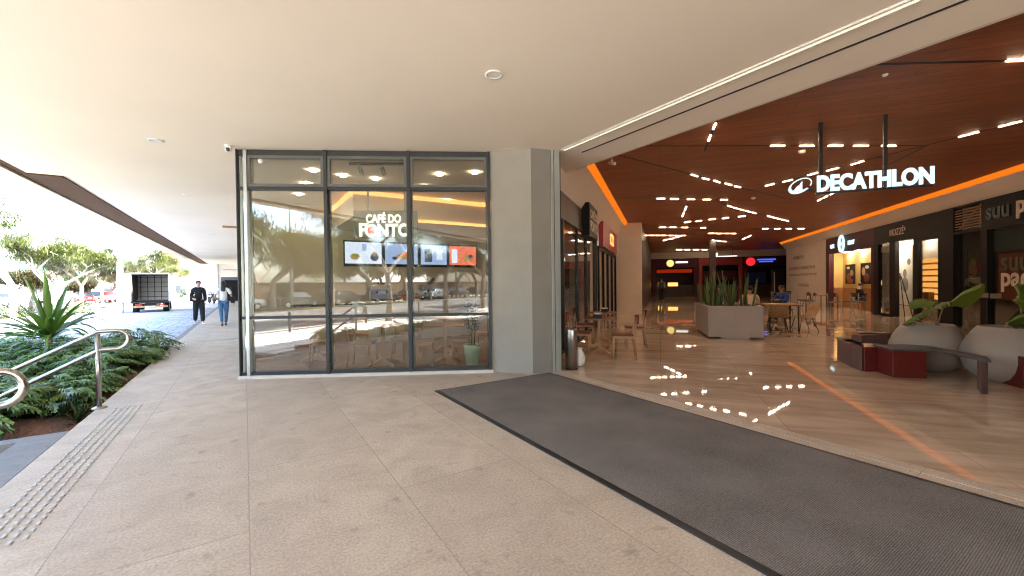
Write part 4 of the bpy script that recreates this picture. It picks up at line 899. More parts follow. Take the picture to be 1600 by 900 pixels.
# track with two spots, downlights
tk=empty('track_light','short ceiling track with two cylindrical spotlights inside the cafe window','track light',(gp(546,255,3.6).x,gp(546,255,3.6).y,3.6),FA)
mb=MB(); mb.box(0,1.0,-.02,.02,-.03,.015); mb.build('track',M['dark'],tk)
for x in (.18,.56):
    mb=MB(); mb.tube([(x,0,-.03),(x,0,-.07)],.012,8); mb.tube([(x-.01,0,-.07),(x+.03,.02,-.2)],.035,14); mb.build('spotlight',M['greywall2'],tk)
wn=['near the left mullion','below the first, left bay','lower left of the left bay','left of the sign rods','between the sign rods','in the top of the right bay','at the right end of the right bay','just under the top right pane','above the cove in the right bay','at the far right above the cove']
for (px,py),d in zip([(490,267),(478,287),(467,304),(536,275),(587,280),(687,273),(742,270),(664,291),(699,313),(756,321)],wn):
    downlight(gp(px,py,3.6),'small lit downlight in the cafe ceiling '+d,.075,M['down'],'lit downlights in the cafe ceiling',z=3.6)
p=gp(410,250,3.55); cl=empty('security_camera','white bullet camera under the cafe ceiling in the left bay','camera',(p.x,p.y,3.61)); mb=MB(); mb.lathe([(.05,-.02),(.05,0)],14); mb.tube([(0,0,-.02),(0,0,-.05)],.015,8); mb.build('mount',M['white'],cl); mb=MB(); mb.ball((0,-.03,-.09),.045,.06,.045); mb.build('housing',M['white'],cl)
# green pot with tall plant
gpot=empty('potted_plant','slender leafy plant in tapered sage green pot behind the right bay','potted plant',(-.72,7.35,.006))
mb=MB(); mb.lathe([(.10,0),(.15,.36),(.155,.42),(.14,.42),(.135,.38)],28); mb.build('pot',M['greenpot'],gpot)
def leafquad(mb,p,d,up,L_,W_,mi=0,curl=.15,n=4):
    d=d.normalized(); s_=d.cross(up)
    if s_.length<1e-3: s_=d.orthogonal()
    s_.normalize(); nrm=s_.cross(d); vs=[]
    for i in range(n+1):
        t=i/n; c=p+d*L_*t-nrm*0-Vector((0,0,1))*curl*L_*t*t; wd=W_*math.sin(math.pi*(t*.9+.08))
        vs += [c-s_*wd/2, c+s_*wd/2]
    return mb.add(vs,[(2*i,2*i+1,2*i+3,2*i+2) for i in range(n)],mi,True)
mb=MB()
for k in range(7):
    a=random.uniform(0,6.28); x,y=.05*math.cos(a),.05*math.sin(a); h=random.uniform(.6,1.05)
    mb.tube([(x,y,.38),(x*1.6,y*1.6,.38+h)],[.008,.005],5)
    for j in range(9):
        b=random.uniform(0,6.28); z=.45+h*(.3+.7*j/9)*.95
        leafquad(mb,Vector((x*1.4,y*1.4,z)),Vector((math.cos(b),math.sin(b),.7)),Vector((0,0,1)),random.uniform(.12,.2),.045)
mb.build('foliage',M['leafA'],gpot)
# ================================================================ MALL PLANTERS AND SEATS
bp=empty('box_planter','large light grey rectangular planter in the middle of the mall corridor','planter',gp(1107,529),math.atan2(-.34,1.2))
mb=MB(); W_=1.27; D_=2.15
mb.box(0,W_,0,.04,.05,.84); mb.box(0,.04,.04,D_,.05,.84); mb.box(W_-.04,W_,.04,D_,.05,.84); mb.box(.04,W_-.04,D_-.04,D_,.05,.84); mb.box(.3,W_-.3,.02,D_-.05,0,.05); mb.build('panels',M['box'],bp,bevel=.004)
mb=MB(); mb.box(.04,W_-.04,.04,D_-.04,.6,.78); mb.build('soil',M['soil'],bp)
bpX=Matrix.Translation(bp.location)@Matrix.Rotation(bp.rotation_euler.z,4,'Z')
def snake(n,hmax,seed):
    random.seed(seed); mb=MB()
    for k in range(n):
        a=random.uniform(0,6.28); t=random.uniform(.03,.25); h=random.uniform(.5,1)*hmax; p=Vector((.07*math.cos(a),.07*math.sin(a),0)); d=Vector((t*math.cos(a),t*math.sin(a),1)).normalized(); tw=random.uniform(0,3.14)
        s_=Vector((math.cos(tw),math.sin(tw),0)); vs=[]; N=6
        for i in range(N+1):
            q=i/N; c=p+d*h*q; wd=.058*(1-.15*q)*(1 if q<.75 else max(.02,(1-q)/.25)); s2=Vector((math.cos(tw+q*.9),math.sin(tw+q*.9),0)); nn=Vector((-s2.y,s2.x,0))*.008
            vs+=[c-s2*wd/2+nn,c-nn,c+s2*wd/2+nn]
        mb.add(vs,[(3*i+j,3*i+j+1,3*i+j+4,3*i+j+3) for i in range(N) for j in (0,1)],0,True)
    return mb
sp=[(.15,.25),(.35,.7),(.2,1.2),(.15,1.75),(.55,.3),(.75,1.0),(1.05,.35),(1.1,1.3),(.5,1.6)]
pos=['front left corner','left of centre','left side middle','rear left corner','front centre','middle','front right','right rear','rear centre']
for i,(x,y) in enumerate(sp):
    big = 1.05 if i<5 else .95
    if i in (6,): big=1.12
    o=snake(6 if i!=6 else 3,big,50+i).build('snake_plant',M['leafG'],loc=bpX@Vector((x,y,.76))); tag(o,f'clump of upright snake plant blades in the {pos[i]} of the box planter','plant','snake plants in the box planter')
random.seed(11)
def bowl(p,r,h,label):
    t=empty('bowl_planter',label,'planter',p); pr=[(r*.54,0),(r*.60,h*.02),(r*.78,h*.10),(r*.93,h*.24),(r,h*.41),(r*.98,h*.54),(r*.90,h*.70),(r*.77,h*.86),(r*.64,h*.985),(r*.62,h),(r*.57,h),(r*.57,h*.93)]
    mb=MB(); mb.lathe(pr,56); mb.build('bowl',M['pot'],t); mb=MB(); mb.lathe([(r*.575,h*.85),(r*.575,h*.93)],40); mb.build('soil',M['soil'],t); return t
pb1=gp(1450,583)*1.05; pb2=gp(1580,604)*1.055; pb1.z=pb2.z=.004
b1=bowl(pb1,.50,.74,'smooth grey bowl planter with one fan leaf plant, left of two'); b2=bowl(pb2,.53,.78,'larger smooth grey bowl planter at the right edge with fan leaf plants')
def fanleaf(mb,base,d,stemL,Rr,spread=1.5,droop=.3,n=15,cup=.25,roll=0,rise=.15):
    d=d.normalized(); tip=base+d*stemL; mid=base+d*stemL*.5+Vector((0,0,.03)); mb.tube([base,mid,tip],[.012,.009,.007],6,1)
    fw=Vector((d.x,d.y,rise*Vector((d.x,d.y,0)).length*2+.02)).normalized() if abs(d.z)<.97 else Vector((1,0,.2)).normalized(); s_=fw.cross(Vector((0,0,1))).normalized(); up=s_.cross(fw); s_,up=s_*math.cos(roll)+up*math.sin(roll),up*math.cos(roll)-s_*math.sin(roll)
    vs=[tip]
    N=n*2
    for i in range(N+1):
        a=-spread+2*spread*i/N; rr=Rr*(.75+.25*math.cos(a))*(1.0 if i%2 else .93); z=(.016 if i%2 else -.016)
        vs.append(tip+(fw*math.cos(a)+s_*math.sin(a))*rr*.55+up*(z*1.3+cup*.12*Rr))
    for i in range(N+1):
        a=-spread+2*spread*i/N; rr=Rr*(.75+.25*math.cos(a))*(1.03 if i%2 else .94); z=(.03 if i%2 else -.03)
        vs.append(tip+(fw*math.cos(a)+s_*math.sin(a))*rr+up*z-Vector((0,0,1))*droop*rr*.5*(1+abs(math.sin(a))*.5))
    fs=[(0,i,i+1) for i in range(1,N+1)]+[(i,i+N+1,i+N+2,i+1) for i in range(1,N+1)]
    mb.add(vs,fs,0,True)
def fanplant(label,p,specs):
    t=MB()
    for (dx,dy,dz,sL,Rr,sp_,ro,ri) in specs: fanleaf(t,Vector((0,0,0)),Vector((dx,dy,dz)),sL,Rr,sp_,droop=.12,roll=ro,rise=ri)
    o=t.build('fan_leaf_plant',[M['leafF'],M['tan']],loc=p); return tag(o,label,'plant','fan leaf plants in the bowl planters')
fanplant('fan leaf plant with two spreading leaves in the left bowl planter',pb1+Vector((.10,-.05,.68)),[(.25,-.05,1,.34,.62,.62,.7,.22),(-.25,-.12,1,.34,.52,.95,-.6,-.15),(.02,.3,1,.34,.30,1.0,.3,.2)])
fanplant('upright pleated fan leaf in the left of the right bowl planter',pb2+Vector((-.22,-.12,.72)),[(-.1,-.05,1,.12,.32,.6,.9,2.2),(.08,.0,1,.14,.34,.5,-.9,2.0)])
fanplant('broad fan leaf plant at the right edge in the right bowl planter',pb2+Vector((.10,-.05,.72)),[(-.2,-.1,1,.38,.58,.9,-.8,.5),(.3,.1,1,.45,.6,1.0,.8,.5),(.1,-.3,1,.18,.36,.9,.8,.8)])
fs_=empty('fallen_leaf','pale dry leaf sticking up from soil of the left bowl planter','leaf',pb1+Vector((-.28,-.1,.67)))
mb=MB(); leafquad(mb,Vector((0,0,0)),Vector((-.3,0,1)),Vector((0,1,0)),.16,.04,curl=0); leafquad(mb,Vector((0,0,0)),Vector((.8,0,.3)),Vector((0,0,1)),.2,.05); mb.build('blade',M['tan'],fs_)
# benches
def bbox_(name,a,b,z0,z1,m,par,bev=.006):   # plank between two points a,b with width
    pass
def prism_from(pts,z0,z1,m,name,par,bev=.008):
    mb=MB(); 
    if sum(pts[i][0]*pts[(i+1)%len(pts)][1]-pts[(i+1)%len(pts)][0]*pts[i][1] for i in range(len(pts)))<0: pts=pts[::-1]
    mb.prism([(p[0]-par.location.x,p[1]-par.location.y) for p in pts],z0,z1); return mb.build(name,m,par,bevel=bev)
g=lambda x,y,z=0: tuple(gp(x,y,z)[:2])
be=empty('bench','angular grey slatted bench on a red block wrapped round the bowl planters','bench',gp(1420,590))
# red block
r0,r1=Vector(g(1395,590)),Vector(g(1448,592)); dback=Vector((.12,.42))
prism_from([r0,r1,r1+dback,r0+dback],0,.40,M['redbench'],'block',be)
q0,q1=Vector(g(1533,616)),Vector(g(1545,613)); dd2=Vector((.28,.30))
prism_from([q0,q0+Vector((.09,.0)),q0+Vector((.09,.0))+dd2,q0+dd2],0,.405,M['pinkbench'],'end_leg',be)
a0=Vector(g(1400,549,.44)); am=Vector(g(1450,557,.44)); a1=q0+Vector((.12,-.01))
prism_from([r0+Vector((-.01,-.01)),r1+Vector((.1,-.0)),a1,a1+dd2,r1+dback+Vector((.3,.08)),r0+dback+Vector((-.02,.05))],.402,.435,M['greybench'],'seat_slab',be)
be2=empty('bench','red bench block with mauve side and dark slatted top left of the bowl planters','bench',gp(1360,580))
c0,c1=Vector(g(1350,581)),Vector(g(1397,581)); cb_=Vector((.1,.4)); l0=Vector(g(1318,567))
prism_from([c0,c1,c1+cb_,c0+cb_],0,.40,M['redbench'],'block',be2)
prism_from([l0,c0+Vector((-.012,.02)),c0+cb_*.9,l0+Vector((.12,.3))],0,.395,M['pinkbench'],'mauve_block',be2)
prism_from([l0+Vector((-.01,-.01)),l0+Vector((.15,-.06)),c0+Vector((.02,.03)),c0+Vector((.18,.2)),c0+Vector((.14,.38)),l0+Vector((.30,.42)),l0+Vector((.08,.30))],.403,.42,M['greybench'],'seat_slab',be2)
be3=empty('bench','low red topped bench end behind the left bowl planter','bench',gp(1385,560)+Vector((.25,.55,0)))
x0=be3.location; prism_from([(x0.x-.25,x0.y+.05),(x0.x+.5,x0.y-.15),(x0.x+.55,x0.y+.1),(x0.x-.2,x0.y+.3)],.385,.41,M['redbench'],'seat_slab',be3)
prism_from([(x0.x-.3,x0.y-.05),(x0.x+.5,x0.y-.15),(x0.x+.5,x0.y+.1),(x0.x-.3,x0.y+.2)],0,.36,M['pinkbench'],'block',be3)
be4=empty('bench','dark red bench end cut by the right edge of the view','bench',gp(1600,608)+Vector((.12,.0,0)))
x0=be4.location; prism_from([(x0.x-.14,x0.y),(x0.x+.6,x0.y-.2),(x0.x+.7,x0.y+.2),(x0.x-.0,x0.y+.4)],0,.43,M['redbench'],'block',be4)
lt=empty('price_stand','small white price card holder on a dark stand behind the right bowl planter','sign',B(7.6,13.6),BA)
mb=MB(); mb.tube([(0,0,0),(0,0,1.0)],.015,8); mb.lathe([(.15,0),(.15,.02)],20); mb.build('stand',M['dark'],lt)
mb=MB(); mb.box(-.2,.02,-.01,.01,1.0,1.12); mb.box(.06,.26,-.01,.01,.98,1.10); mb.build('card',M['pot'],lt)
# long communal table, woven chairs
lt=empty('dining_table','long wooden topped table behind the box planter with people seated','table',gp(1199,477,.76)*1.0,BA)
mb=MB(); lt.location.z=0; mb.box(0,.88,0,1.0,.74,.78); mb.build('tabletop',M['orangewood'],lt,bevel=.006)
for x,y in ((.08,.08),(.80,.08),(.08,.92),(.80,.92)):
    mb=MB(); mb.tube([(x,y,0),(x,y,.74)],.02,8); mb.build('leg',M['dark'],lt)
def woven(label):
    t=empty('woven_chair',label,'chair')
    mb=MB(); N=26
    for k in range(N):
        x=-.23+.46*k/(N-1); mb.tube([(x,-.24,.43),(x,.0,.405),(x,.17,.43),(x,.25,.60),(x,.30,.78)],.0085,5)
    mb.build('woven_shell',M['tan'],t)
    mb=MB(); mb.tube([(-.24,-.25,.43),(-.24,0,.405),(-.24,.17,.43),(-.24,.25,.6),(-.24,.31,.79),(.24,.31,.79),(.24,.25,.6),(.24,.17,.43),(.24,0,.405),(.24,-.25,.43)],.013,7,closed=True)
    mb.tube([(-.24,.22,.53),(.24,.22,.53)],.008,5); mb.build('rim',M['tan'],t)
    for sx in (-1,1):
        mb=MB(); mb.tube([(sx*.18,-.14,.415),(sx*.24,-.24,0)],.011,7); mb.build('leg',M['dark'],t)
        mb=MB(); mb.tube([(sx*.18,.12,.415),(sx*.24,.27,0)],.011,7); mb.build('leg',M['dark'],t)
    return t
wc=woven('tan woven chair seen from behind at the near side of the communal table'); p=gp(1218,519); wc.location=(p.x,p.y+.1,.006); wc.rotation_euler.z=BA+R(180-8)
p=gp(1256,517); dup(wc,(p.x,p.y,.006),BA+R(-78),'tan woven chair in profile right of the communal table')
p=B(2.75,12.2); 
for o in bpy.data.objects:
    if o.get('category')=='chair' and o.name.startswith('woven'): o['group']='woven chairs at the communal table'
# kiosk tables and chairs
kt=empty('dining_table','dark four legged table in front of the burgundy kiosk','table',B(7.3,24.0),BA)
mb=MB(); mb.box(0,.8,0,1.6,.72,.75); mb.build('tabletop',M['orangewood'],kt)
for x,y in ((.06,.06),(.74,.06),(.06,1.54),(.74,1.54)):
    mb=MB(); mb.tube([(x,y,0),(x,y,.72)],.02,8); mb.build('leg',M['dark'],kt)
dk=cafe_chair('x',M['greywall2'],M['darkbrown'])
for i,(n,m,a,l) in enumerate([(6.9,24.2,90,'dark grey chair left of the kiosk table, nearer'),(6.9,25.1,95,'dark grey chair left of the kiosk table, farther'),(8.3,23.4,-60,'dark grey chair right of the kiosk table'),(7.6,23.2,0,'dark grey chair at the near end of the kiosk table'),(6.3,27.5,60,'dark grey chair by the plain graphics wall'),(6.9,28.2,-30,'dark grey chair farthest along the graphics wall')]):
    o=dk if i==0 else dup(dk); o.location=B(n,m,.006); o.rotation_euler.z=BA+R(a+180 if i<2 else a); o['label']=l; o['group']='dark chairs near the kiosk'
ft=empty('dining_table','dark table beside the plain graphics wall far right','table',B(6.4,28.0),BA); mb=MB(); mb.box(0,.7,0,.7,.72,.75); mb.build('tabletop',M['darkbrown'],ft); mb=MB(); mb.box(.32,.38,.32,.38,0,.72); mb.build('pedestal',M['dark'],ft)
pc=empty('pillar_planter','dark reddish planter box at foot of the far dark column','planter',B(3.0,30.0),BA); mb=MB(); mb.box(0,1.0,0,.9,0,.9); mb.build('box',M['burgundy'],pc,bevel=.01)
mb=MB()
for k in range(90):
    a=random.uniform(0,6.28); e=random.uniform(.3,1.4); leafquad(mb,Vector((.5,.45,.9)),Vector((math.cos(a)*math.cos(e),math.sin(a)*math.cos(e),math.sin(e))),Vector((0,0,1)),random.uniform(.3,.9),.08,0,.5)
o=mb.build('leafy_plant',M['leafC'],loc=B(3.0,30.0)); o.rotation_euler.z=BA; tag(o,'dark leafy plant in the reddish planter by the far column','plant')
cfp=empty('fan_machine','tall black cooler cabinet standing left of the graphics wall','cabinet',B(7.9,35.6),BA); mb=MB(); mb.box(0,.7,0,.6,0,2.3); mb.build('cabinet',M['black'],cfp,bevel=.02); mb=MB(); mb.box(.05,.12,-.01,0,.6,2.1); mb.build('handle',M['steel'],cfp); cfp.name='cooler_cabinet'
# ================================================================ OUTDOOR PLANTS
random.seed(21)
def lobed_leaf(mb, base, d, stem, L_, W_, mi=0):
    """petiole + deeply cut philodendron blade"""
    d=d.normalized(); tip=base+d*stem; mb.tube([base,base+d*stem*.5+Vector((0,0,.02)),tip],[.006,.005,.004],4,mi,cap=False)
    h=Vector((d.x,d.y,0)); h = h.normalized() if h.length>.05 else Vector((1,0,0))
    f=(h*.85+Vector((0,0,.15))).normalized(); s_=f.cross(Vector((0,0,1))).normalized(); up=s_.cross(f)
    K=5; mid=[]
    for i in range(K+2):
        t=i/(K+1); mid.append(tip+f*L_*t-Vector((0,0,1))*L_*.45*t*t)
    for i in range(K+1):
        t=(i+.5)/(K+1); wd=W_*.5*(1-abs(t-.35)*1.1)*random.uniform(.85,1.1); a,b=mid[i],mid[i+1]
        c=(a+b)/2+(b-a)*.9
        for sg in (-1,1):
            e=c+s_*sg*wd-up*wd*.15-Vector((0,0,1))*wd*.2; m2=(a+b)/2+s_*sg*wd*.55+up*.012
            mb.add([a,b,m2+(b-a)*.55,e,m2-(b-a)*.2],[(0,1,2,4),(4,2,3)] if sg>0 else [(4,2,1,0),(3,2,4)],mi,False)
def philo(n,r,seed):
    random.seed(seed); mb=MB()
    for k in range(n):
        a=random.uniform(0,6.28); e=random.uniform(.25,1.25); d=Vector((math.cos(a)*math.cos(e),math.sin(a)*math.cos(e),math.sin(e)))
        lobed_leaf(mb,Vector((random.uniform(-.04,.04),random.uniform(-.04,.04),0)),d,random.uniform(.22,.42)*r,random.uniform(.22,.32)*r,random.uniform(.16,.24)*r)
    return mb
protos=[]
grp='philodendron shrubs filling the planting bed'; lab='dark green philodendron shrub with cut leaves, massed in the bed beside the walkway'
pts=[]
random.seed(5)
u=7.35
while u<13.2:
    v=-2.12
    while v>-5.15:
        pts.append((v+random.uniform(-.12,.12),u+random.uniform(-.14,.14))); v-=.47
    u+=.47
pts=[p for p in pts if not (p[1]<7.9 and p[0]>-2.6) or random.random()<.25]
def plant_copy(i,v,u,s_,lab_,grp_):
    if len(protos)<6:
        o=philo(30,1.15,100+len(protos)).build('philodendron',M['leafD']); protos.append(o)
    else: o=random.choice(protos).copy(); COL.objects.link(o)
    o.location=A(v,u,soilz(v,u)); o.rotation_euler=(random.uniform(-.12,.12),random.uniform(-.12,.12),random.uniform(0,6.28)); s_*=random.uniform(.85,1.15); o.scale=(s_,s_,s_); tag(o,lab_,'shrub',grp_)
for i,(v,u) in enumerate(pts): plant_copy(i,v,u,1.0+.05*(v<-3),lab,grp)
for i in range(26): plant_copy(0,random.uniform(-4.0,-2.0),random.uniform(-2.5,3.5),1.05,'philodendron shrub in the nearer bed on the other side of the steps','philodendron shrubs across the steps')
# bright fan / yellowish plants among them
def strap(n,L_,W_,seed,e0,e1,curl,m,name,stem=0):
    random.seed(seed); mb=MB()
    if stem: mb.tube([(0,0,-.1),(.01,0,stem*.5),(0,0,stem)],[.045,.04,.05],8,1)
    for k in range(n):
        a=random.uniform(0,6.28); e=random.uniform(e0,e1); d=Vector((math.cos(a)*math.cos(e),math.sin(a)*math.cos(e),math.sin(e)))
        l=L_*random.uniform(.75,1.05); p=Vector((0,0,stem+random.uniform(-.06,.06))); s_=d.cross(Vector((0,0,1))).normalized(); vs=[];N=7
        for i in range(N+1):
            t=i/N; c=p+d*l*t-Vector((0,0,1))*curl*l*t*t*t*math.cos(e)*1.4; wd=W_*min(1,.45+2.2*t)*(1 if t<.55 else max(.03,(1-t)/.45)); up=s_.cross(d)
            vs+=[c-s_*wd/2+up*wd*.22,c,c+s_*wd/2+up*wd*.22]
        mb.add(vs,[(3*i+j,3*i+j+1,3*i+j+4,3*i+j+3) for i in range(N) for j in (0,1)],0,True)
    return mb.build(name,[m,M['bark']])
o=strap(44,1.38,.10,3,.22,1.45,.30,M['leafE'],'dracaena',.42); p=A(-3.15,11.4); o.location=(p.x,p.y,soilz(-3.25,11.3)+.15); tag(o,'large rosette of long strap leaves rising above the planting bed','plant')
fans=[(-2.15,8.0,'yellow green fan leaved plant low in the bed left of the handrail post'),(-2.05,9.4,'bright green fan leaved plant in the bed behind the handrail loop'),(-2.05,10.8,'bright green fan leaved plant in the bed towards the far end'),(-2.6,8.7,'yellow green fan leaved plant in the middle of the bed behind the rails'),(-3.5,9.6,'bright fan leaved plant deep in the bed left of the rosette'),(-2.3,12.0,'bright green fan leaved plant at the far corner of the bed')]
for v,u,l in fans:
    mb=MB()
    for k in range(7):
        a=random.uniform(0,6.28); fanleaf(mb,Vector((0,0,0)),Vector((math.cos(a)*.7,math.sin(a)*.7,1)),random.uniform(.2,.4),random.uniform(.14,.22),1.3)
    o=mb.build('fan_leaf_shrub',[M['leafF'],M['leafA']],loc=A(v,u,soilz(v,u))); tag(o,l,'plant')
o=strap(16,.32,.05,9,.2,1.3,.5,M['leafB'],'yellow_bromeliad'); o.location=A(-2.35,7.02,soilz(-2.35,7.02)-.02); tag(o,'small yellowing plant on the mulch at the corner of the bed','plant')
o=strap(24,.42,.03,12,.3,1.2,.6,M['leafA'],'strap_leaf_plant'); o.location=A(-1.85,7.55,soilz(-1.85,7.55)); tag(o,'low grassy strap leaved plant beside the handrail post','plant')
mb=MB(); mb.tube([(0,0,-.1),(.01,0,.2),(0,.01,.42)],[.035,.04,.03],8); tag(mb.build('cut_stump',M['orangewood'],loc=A(-2.75,7.75,soilz(-2.75,7.75))),'short brown cut stem among the plants behind the handrail','stump')
sh=strap(60,.6,.035,31,.35,1.45,.6,M['leafC'],'ornamental_grass'); sh.location=A(-3.4,3.3,-.45); tag(sh,'olive ornamental grass clump nearest the steps in the nearer bed','plant','ornamental grasses')
for v,u,l in ((-3.6,2.3,'olive ornamental grass clump second from the steps in the nearer bed'),(-3.5,1.1,'olive ornamental grass clump third from the steps in the nearer bed'),(-3.2,-.4,'olive ornamental grass clump farthest from the steps in the nearer bed')):
    o=sh.copy(); COL.objects.link(o); o.location=A(v,u,-.45); o.rotation_euler.z=u*3; tag(o,l)
lit=MB()
for k in range(420):
    v=random.uniform(-5.0,-1.62); u=random.uniform(6.35,13.2); p=Vector((v,u,soilz(v,u)+.012)); a=random.uniform(0,6.28)
    leafquad(lit,p,Vector((math.cos(a),math.sin(a),random.uniform(0,.25))),Vector((0,0,1)),random.uniform(.04,.09),random.uniform(.02,.04),0,.1,2)
o=lit.build('leaf_litter',mat('dry_leaves',(.20,.09,.035),.8,nscale=5,col2=(.36,.20,.09)),rz=AA); tag(o,'dry brown leaves scattered over the bark mulch of the bed','leaf litter',kind='stuff')
# bush beyond the cobbles by the walkway
def bushmesh(r,h,n,seed,m,name,ls=.09):
    random.seed(seed); mb=MB(); 
    for k in range(9): a=random.uniform(0,6.28); mb.tube([(0,0,0),(r*.4*math.cos(a),r*.4*math.sin(a),h*.4),(r*.7*math.cos(a),r*.7*math.sin(a),h*.75)],[.02,.014,.006],4,1,cap=False)
    cl=[(random.uniform(-r,r)*.7,random.uniform(-r,r)*.7,random.uniform(.25,.85)*h,random.uniform(.25,.45)*r) for _ in range(14)]
    for k in range(n):
        x,y,z,q=random.choice(cl); dv=Vector((random.gauss(0,1),random.gauss(0,1),random.gauss(0,1))).normalized()*q*random.uniform(.5,1); p=Vector((x,y,z))+dv; p.z=max(.03,p.z)
        leafquad(mb,p,dv+Vector((random.uniform(-.1,.1),random.uniform(-.1,.1),.05)),Vector((0,0,1)),ls*random.uniform(.8,1.6),ls*.55,0,.3,2)
    return mb.build(name,[m,M['bark']])
b1_=bushmesh(.9,1.5,1500,41,M['leafD'],'shrub'); p=gp(292,474,-.15); b1_.location=(p.x,p.y,-.2); tag(b1_,'bushy green shrub between the truck and the pedestrian in black','shrub')
b2_=bushmesh(1.2,.8,1500,42,M['leafB'],'shrub',.1)
for k,(px,py,l) in enumerate([(10,500,'low sunlit yellow green shrub across the drive at the left edge'),(60,497,'low sunlit yellow green shrub behind the strap leaf rosette'),(115,492,'low sunlit yellow green shrub right of the rosette, beyond the drive')]):
    o=b2_ if k==0 else b2_.copy()
    if k: COL.objects.link(o)
    p=gp(px,py,-.3); o.location=(p.x,p.y,-.35); tag(o,l,'shrub','low sunlit shrubs beyond the drive')
# trees
def tree_mesh(seed,h,spread,trunk_r,n_leaf,leaf=.16,fork=.38):
    random.seed(seed); tk=MB(); tips=[]
    def br(p,d,L_,r,depth):
        q=p+d*L_*.5+Vector((random.uniform(-.06,.06),random.uniform(-.06,.06),0))*L_; e=p+d*L_
        tk.tube([p,q,e],[r,r*.85,r*.68],7 if depth<2 else 4,0,cap=False)
        if depth>=4 or r<.012: tips.append(e); return
        if depth>=2: tips.append(e)
        for k in range(random.choice([2,3,3])):
            a=random.uniform(0,6.28); nd=(d*.75+Vector((math.cos(a),math.sin(a),random.uniform(-.1,.5)))*spread).normalized(); br(e,nd,L_*random.uniform(.62,.82),r*.62,depth+1)
    br(Vector((0,0,-.2)),Vector((random.uniform(-.08,.08),random.uniform(-.08,.08),1)).normalized(),h*fork,trunk_r,0)
    cr=MB()
    for k in range(int(n_leaf*1.3)):
        t=random.choice(tips); q=random.gauss(0,1); dv=Vector((random.gauss(0,1),random.gauss(0,1),random.gauss(0,.6))).normalized()*h*.11*random.uniform(.1,1); p=t+dv
        leafquad(cr,p,Vector((random.gauss(0,1),random.gauss(0,1),random.gauss(0,.6))),Vector((0,0,1)),leaf*random.uniform(.9,1.9),leaf*.8,0,.2,1)
    return tk,cr
TREES={}
def tree(kind,loc,rz,s_,label,barkm,leafm,grp=None):
    key=(kind,barkm,leafm)
    if key not in TREES:
        tk,cr=kinds[kind]; t=empty('street_tree',label,'tree'); tk.build('trunk',M[barkm],t); cr.build('crown',M[leafm],t); TREES[key]=t
    else: t=dup(TREES[key])
    t.location=loc; t.rotation_euler.z=rz; t.scale=(s_,s_,s_); t['label']=label
    if grp: t['group']=grp
    return t
kinds={0:tree_mesh(61,6.5,.75,.17,10500,.2),1:tree_mesh(62,6.0,.9,.15,9000,.19,.34),2:tree_mesh(63,9,.8,.24,11000,.3,.22)}
def txy(px,Y): p=atY(px,450,Y); return (p.x,p.y,-.4)
tree(0,txy(18,19),.3,.92,'sunlit yellow green tree nearest, at the left edge of view beyond the drive','palebark','leafB')
tree(1,txy(76,24),1.5,1.0,'sunlit tree with pale forked trunk behind the strap leaf rosette','palebark','leafB')
tree(1,txy(125,33),2.6,1.1,'sunlit tree behind the parked red car','bark','leafA')
tree(0,txy(228,44),4.2,.9,'tree behind the open truck box','bark','leafB')
tree(0,txy(160,46),5.2,.95,'tree left of the pale pole in the distance','bark','leafA')
tree(1,txy(258,60),2.0,1.1,'far tree between the truck and the terracotta building','bark','leafB')
for k,(px,Y,s_) in enumerate([(-40,42,1.0),(30,52,.9),(75,60,1.0),(105,70,1.1),(140,66,1.0),(185,72,1.0),(215,80,1.1)]):
    tree(2 if k%2 else 0,txy(px,Y),k*1.3,s_*.9,'distant green tree in the sunlit row across the street, '+['beyond the left edge','behind the nearest tree','behind the rosette','left of the turquoise building','right of the turquoise building','behind the pale pole','behind the truck'][k],'bark','leafA' if k%2 else 'leafC','distant trees across the street')
for k,u in enumerate([-50,-44,-38,-32,-26.5,-21,-16,-10.5,-5,.5,6,11.5]):
    tree(2,tuple(A(-24.9-(k%2)*.5,u,-.5)),k*1.3+.4,1.15+.14*(k%3),'big tree on the road verge before the parked cars, '+['first','second','third','fourth','fifth','sixth','seventh','eighth','ninth','tenth','eleventh','twelfth'][k]+' from the far end','bark','leafB' if k%2 else 'leafA','verge trees')
for k,u in enumerate([-56,-48,-41,-34,-28,-21,-15,-8,-2,5,11,18]):
    tree(2 if k%2 else 0,tuple(A(-42-(k%2)*4,u+2,-.6)),k*1.7,1.1,'tree in the second row across the road, '+['first','second','third','fourth','fifth','sixth','seventh','eighth','ninth','tenth','eleventh','twelfth'][k]+' from the far end','bark','leafA' if k%3 else 'leafB','second row of street trees')
for k,u in enumerate([-52,-44,-37,-31,-25,-19,-13,-7,-1,6]):
    tree(2 if k%3 else 0,tuple(A(-31-(k%3)*2,u,-.6)),k*2.1,1.0+.1*(k%2),'olive tree behind the parked cars, '+['first','second','third','fourth','fifth','sixth','seventh','eighth','ninth','tenth'][k]+' in the row from the far end','bark','leafC','street trees behind the parked cars')
for k,(v,u) in enumerate([(-9.4,-6),(-9.2,-11.5),(-9.6,-17.5),(-9.3,-24)]):
    tree(0,tuple(A(v,u,-.55)),k*1.9+.3,1.15,'leafy tree on the near pavement mirrored in the cafe window, '+['first','second','third','fourth'][k]+' from the steps','bark','leafB','trees on the near pavement')
for k,(px,Y,s_,kd) in enumerate([(-60,27,.75,2),(48,30,.62,2),(112,40,.62,2),(150,38,.5,2),(172,52,.75,2),(200,36,.55,0),(240,52,.6,2)]):
    tree(kd,txy(px,Y),k*2.3+1,s_,'dark dense crowned tree across the drive, '+['beyond the left edge','second','third','fourth','fifth','sixth','seventh'][k]+(' from the left' if k else ''),'bark','leafC' if k%2 else 'leafA','dense trees across the drive')
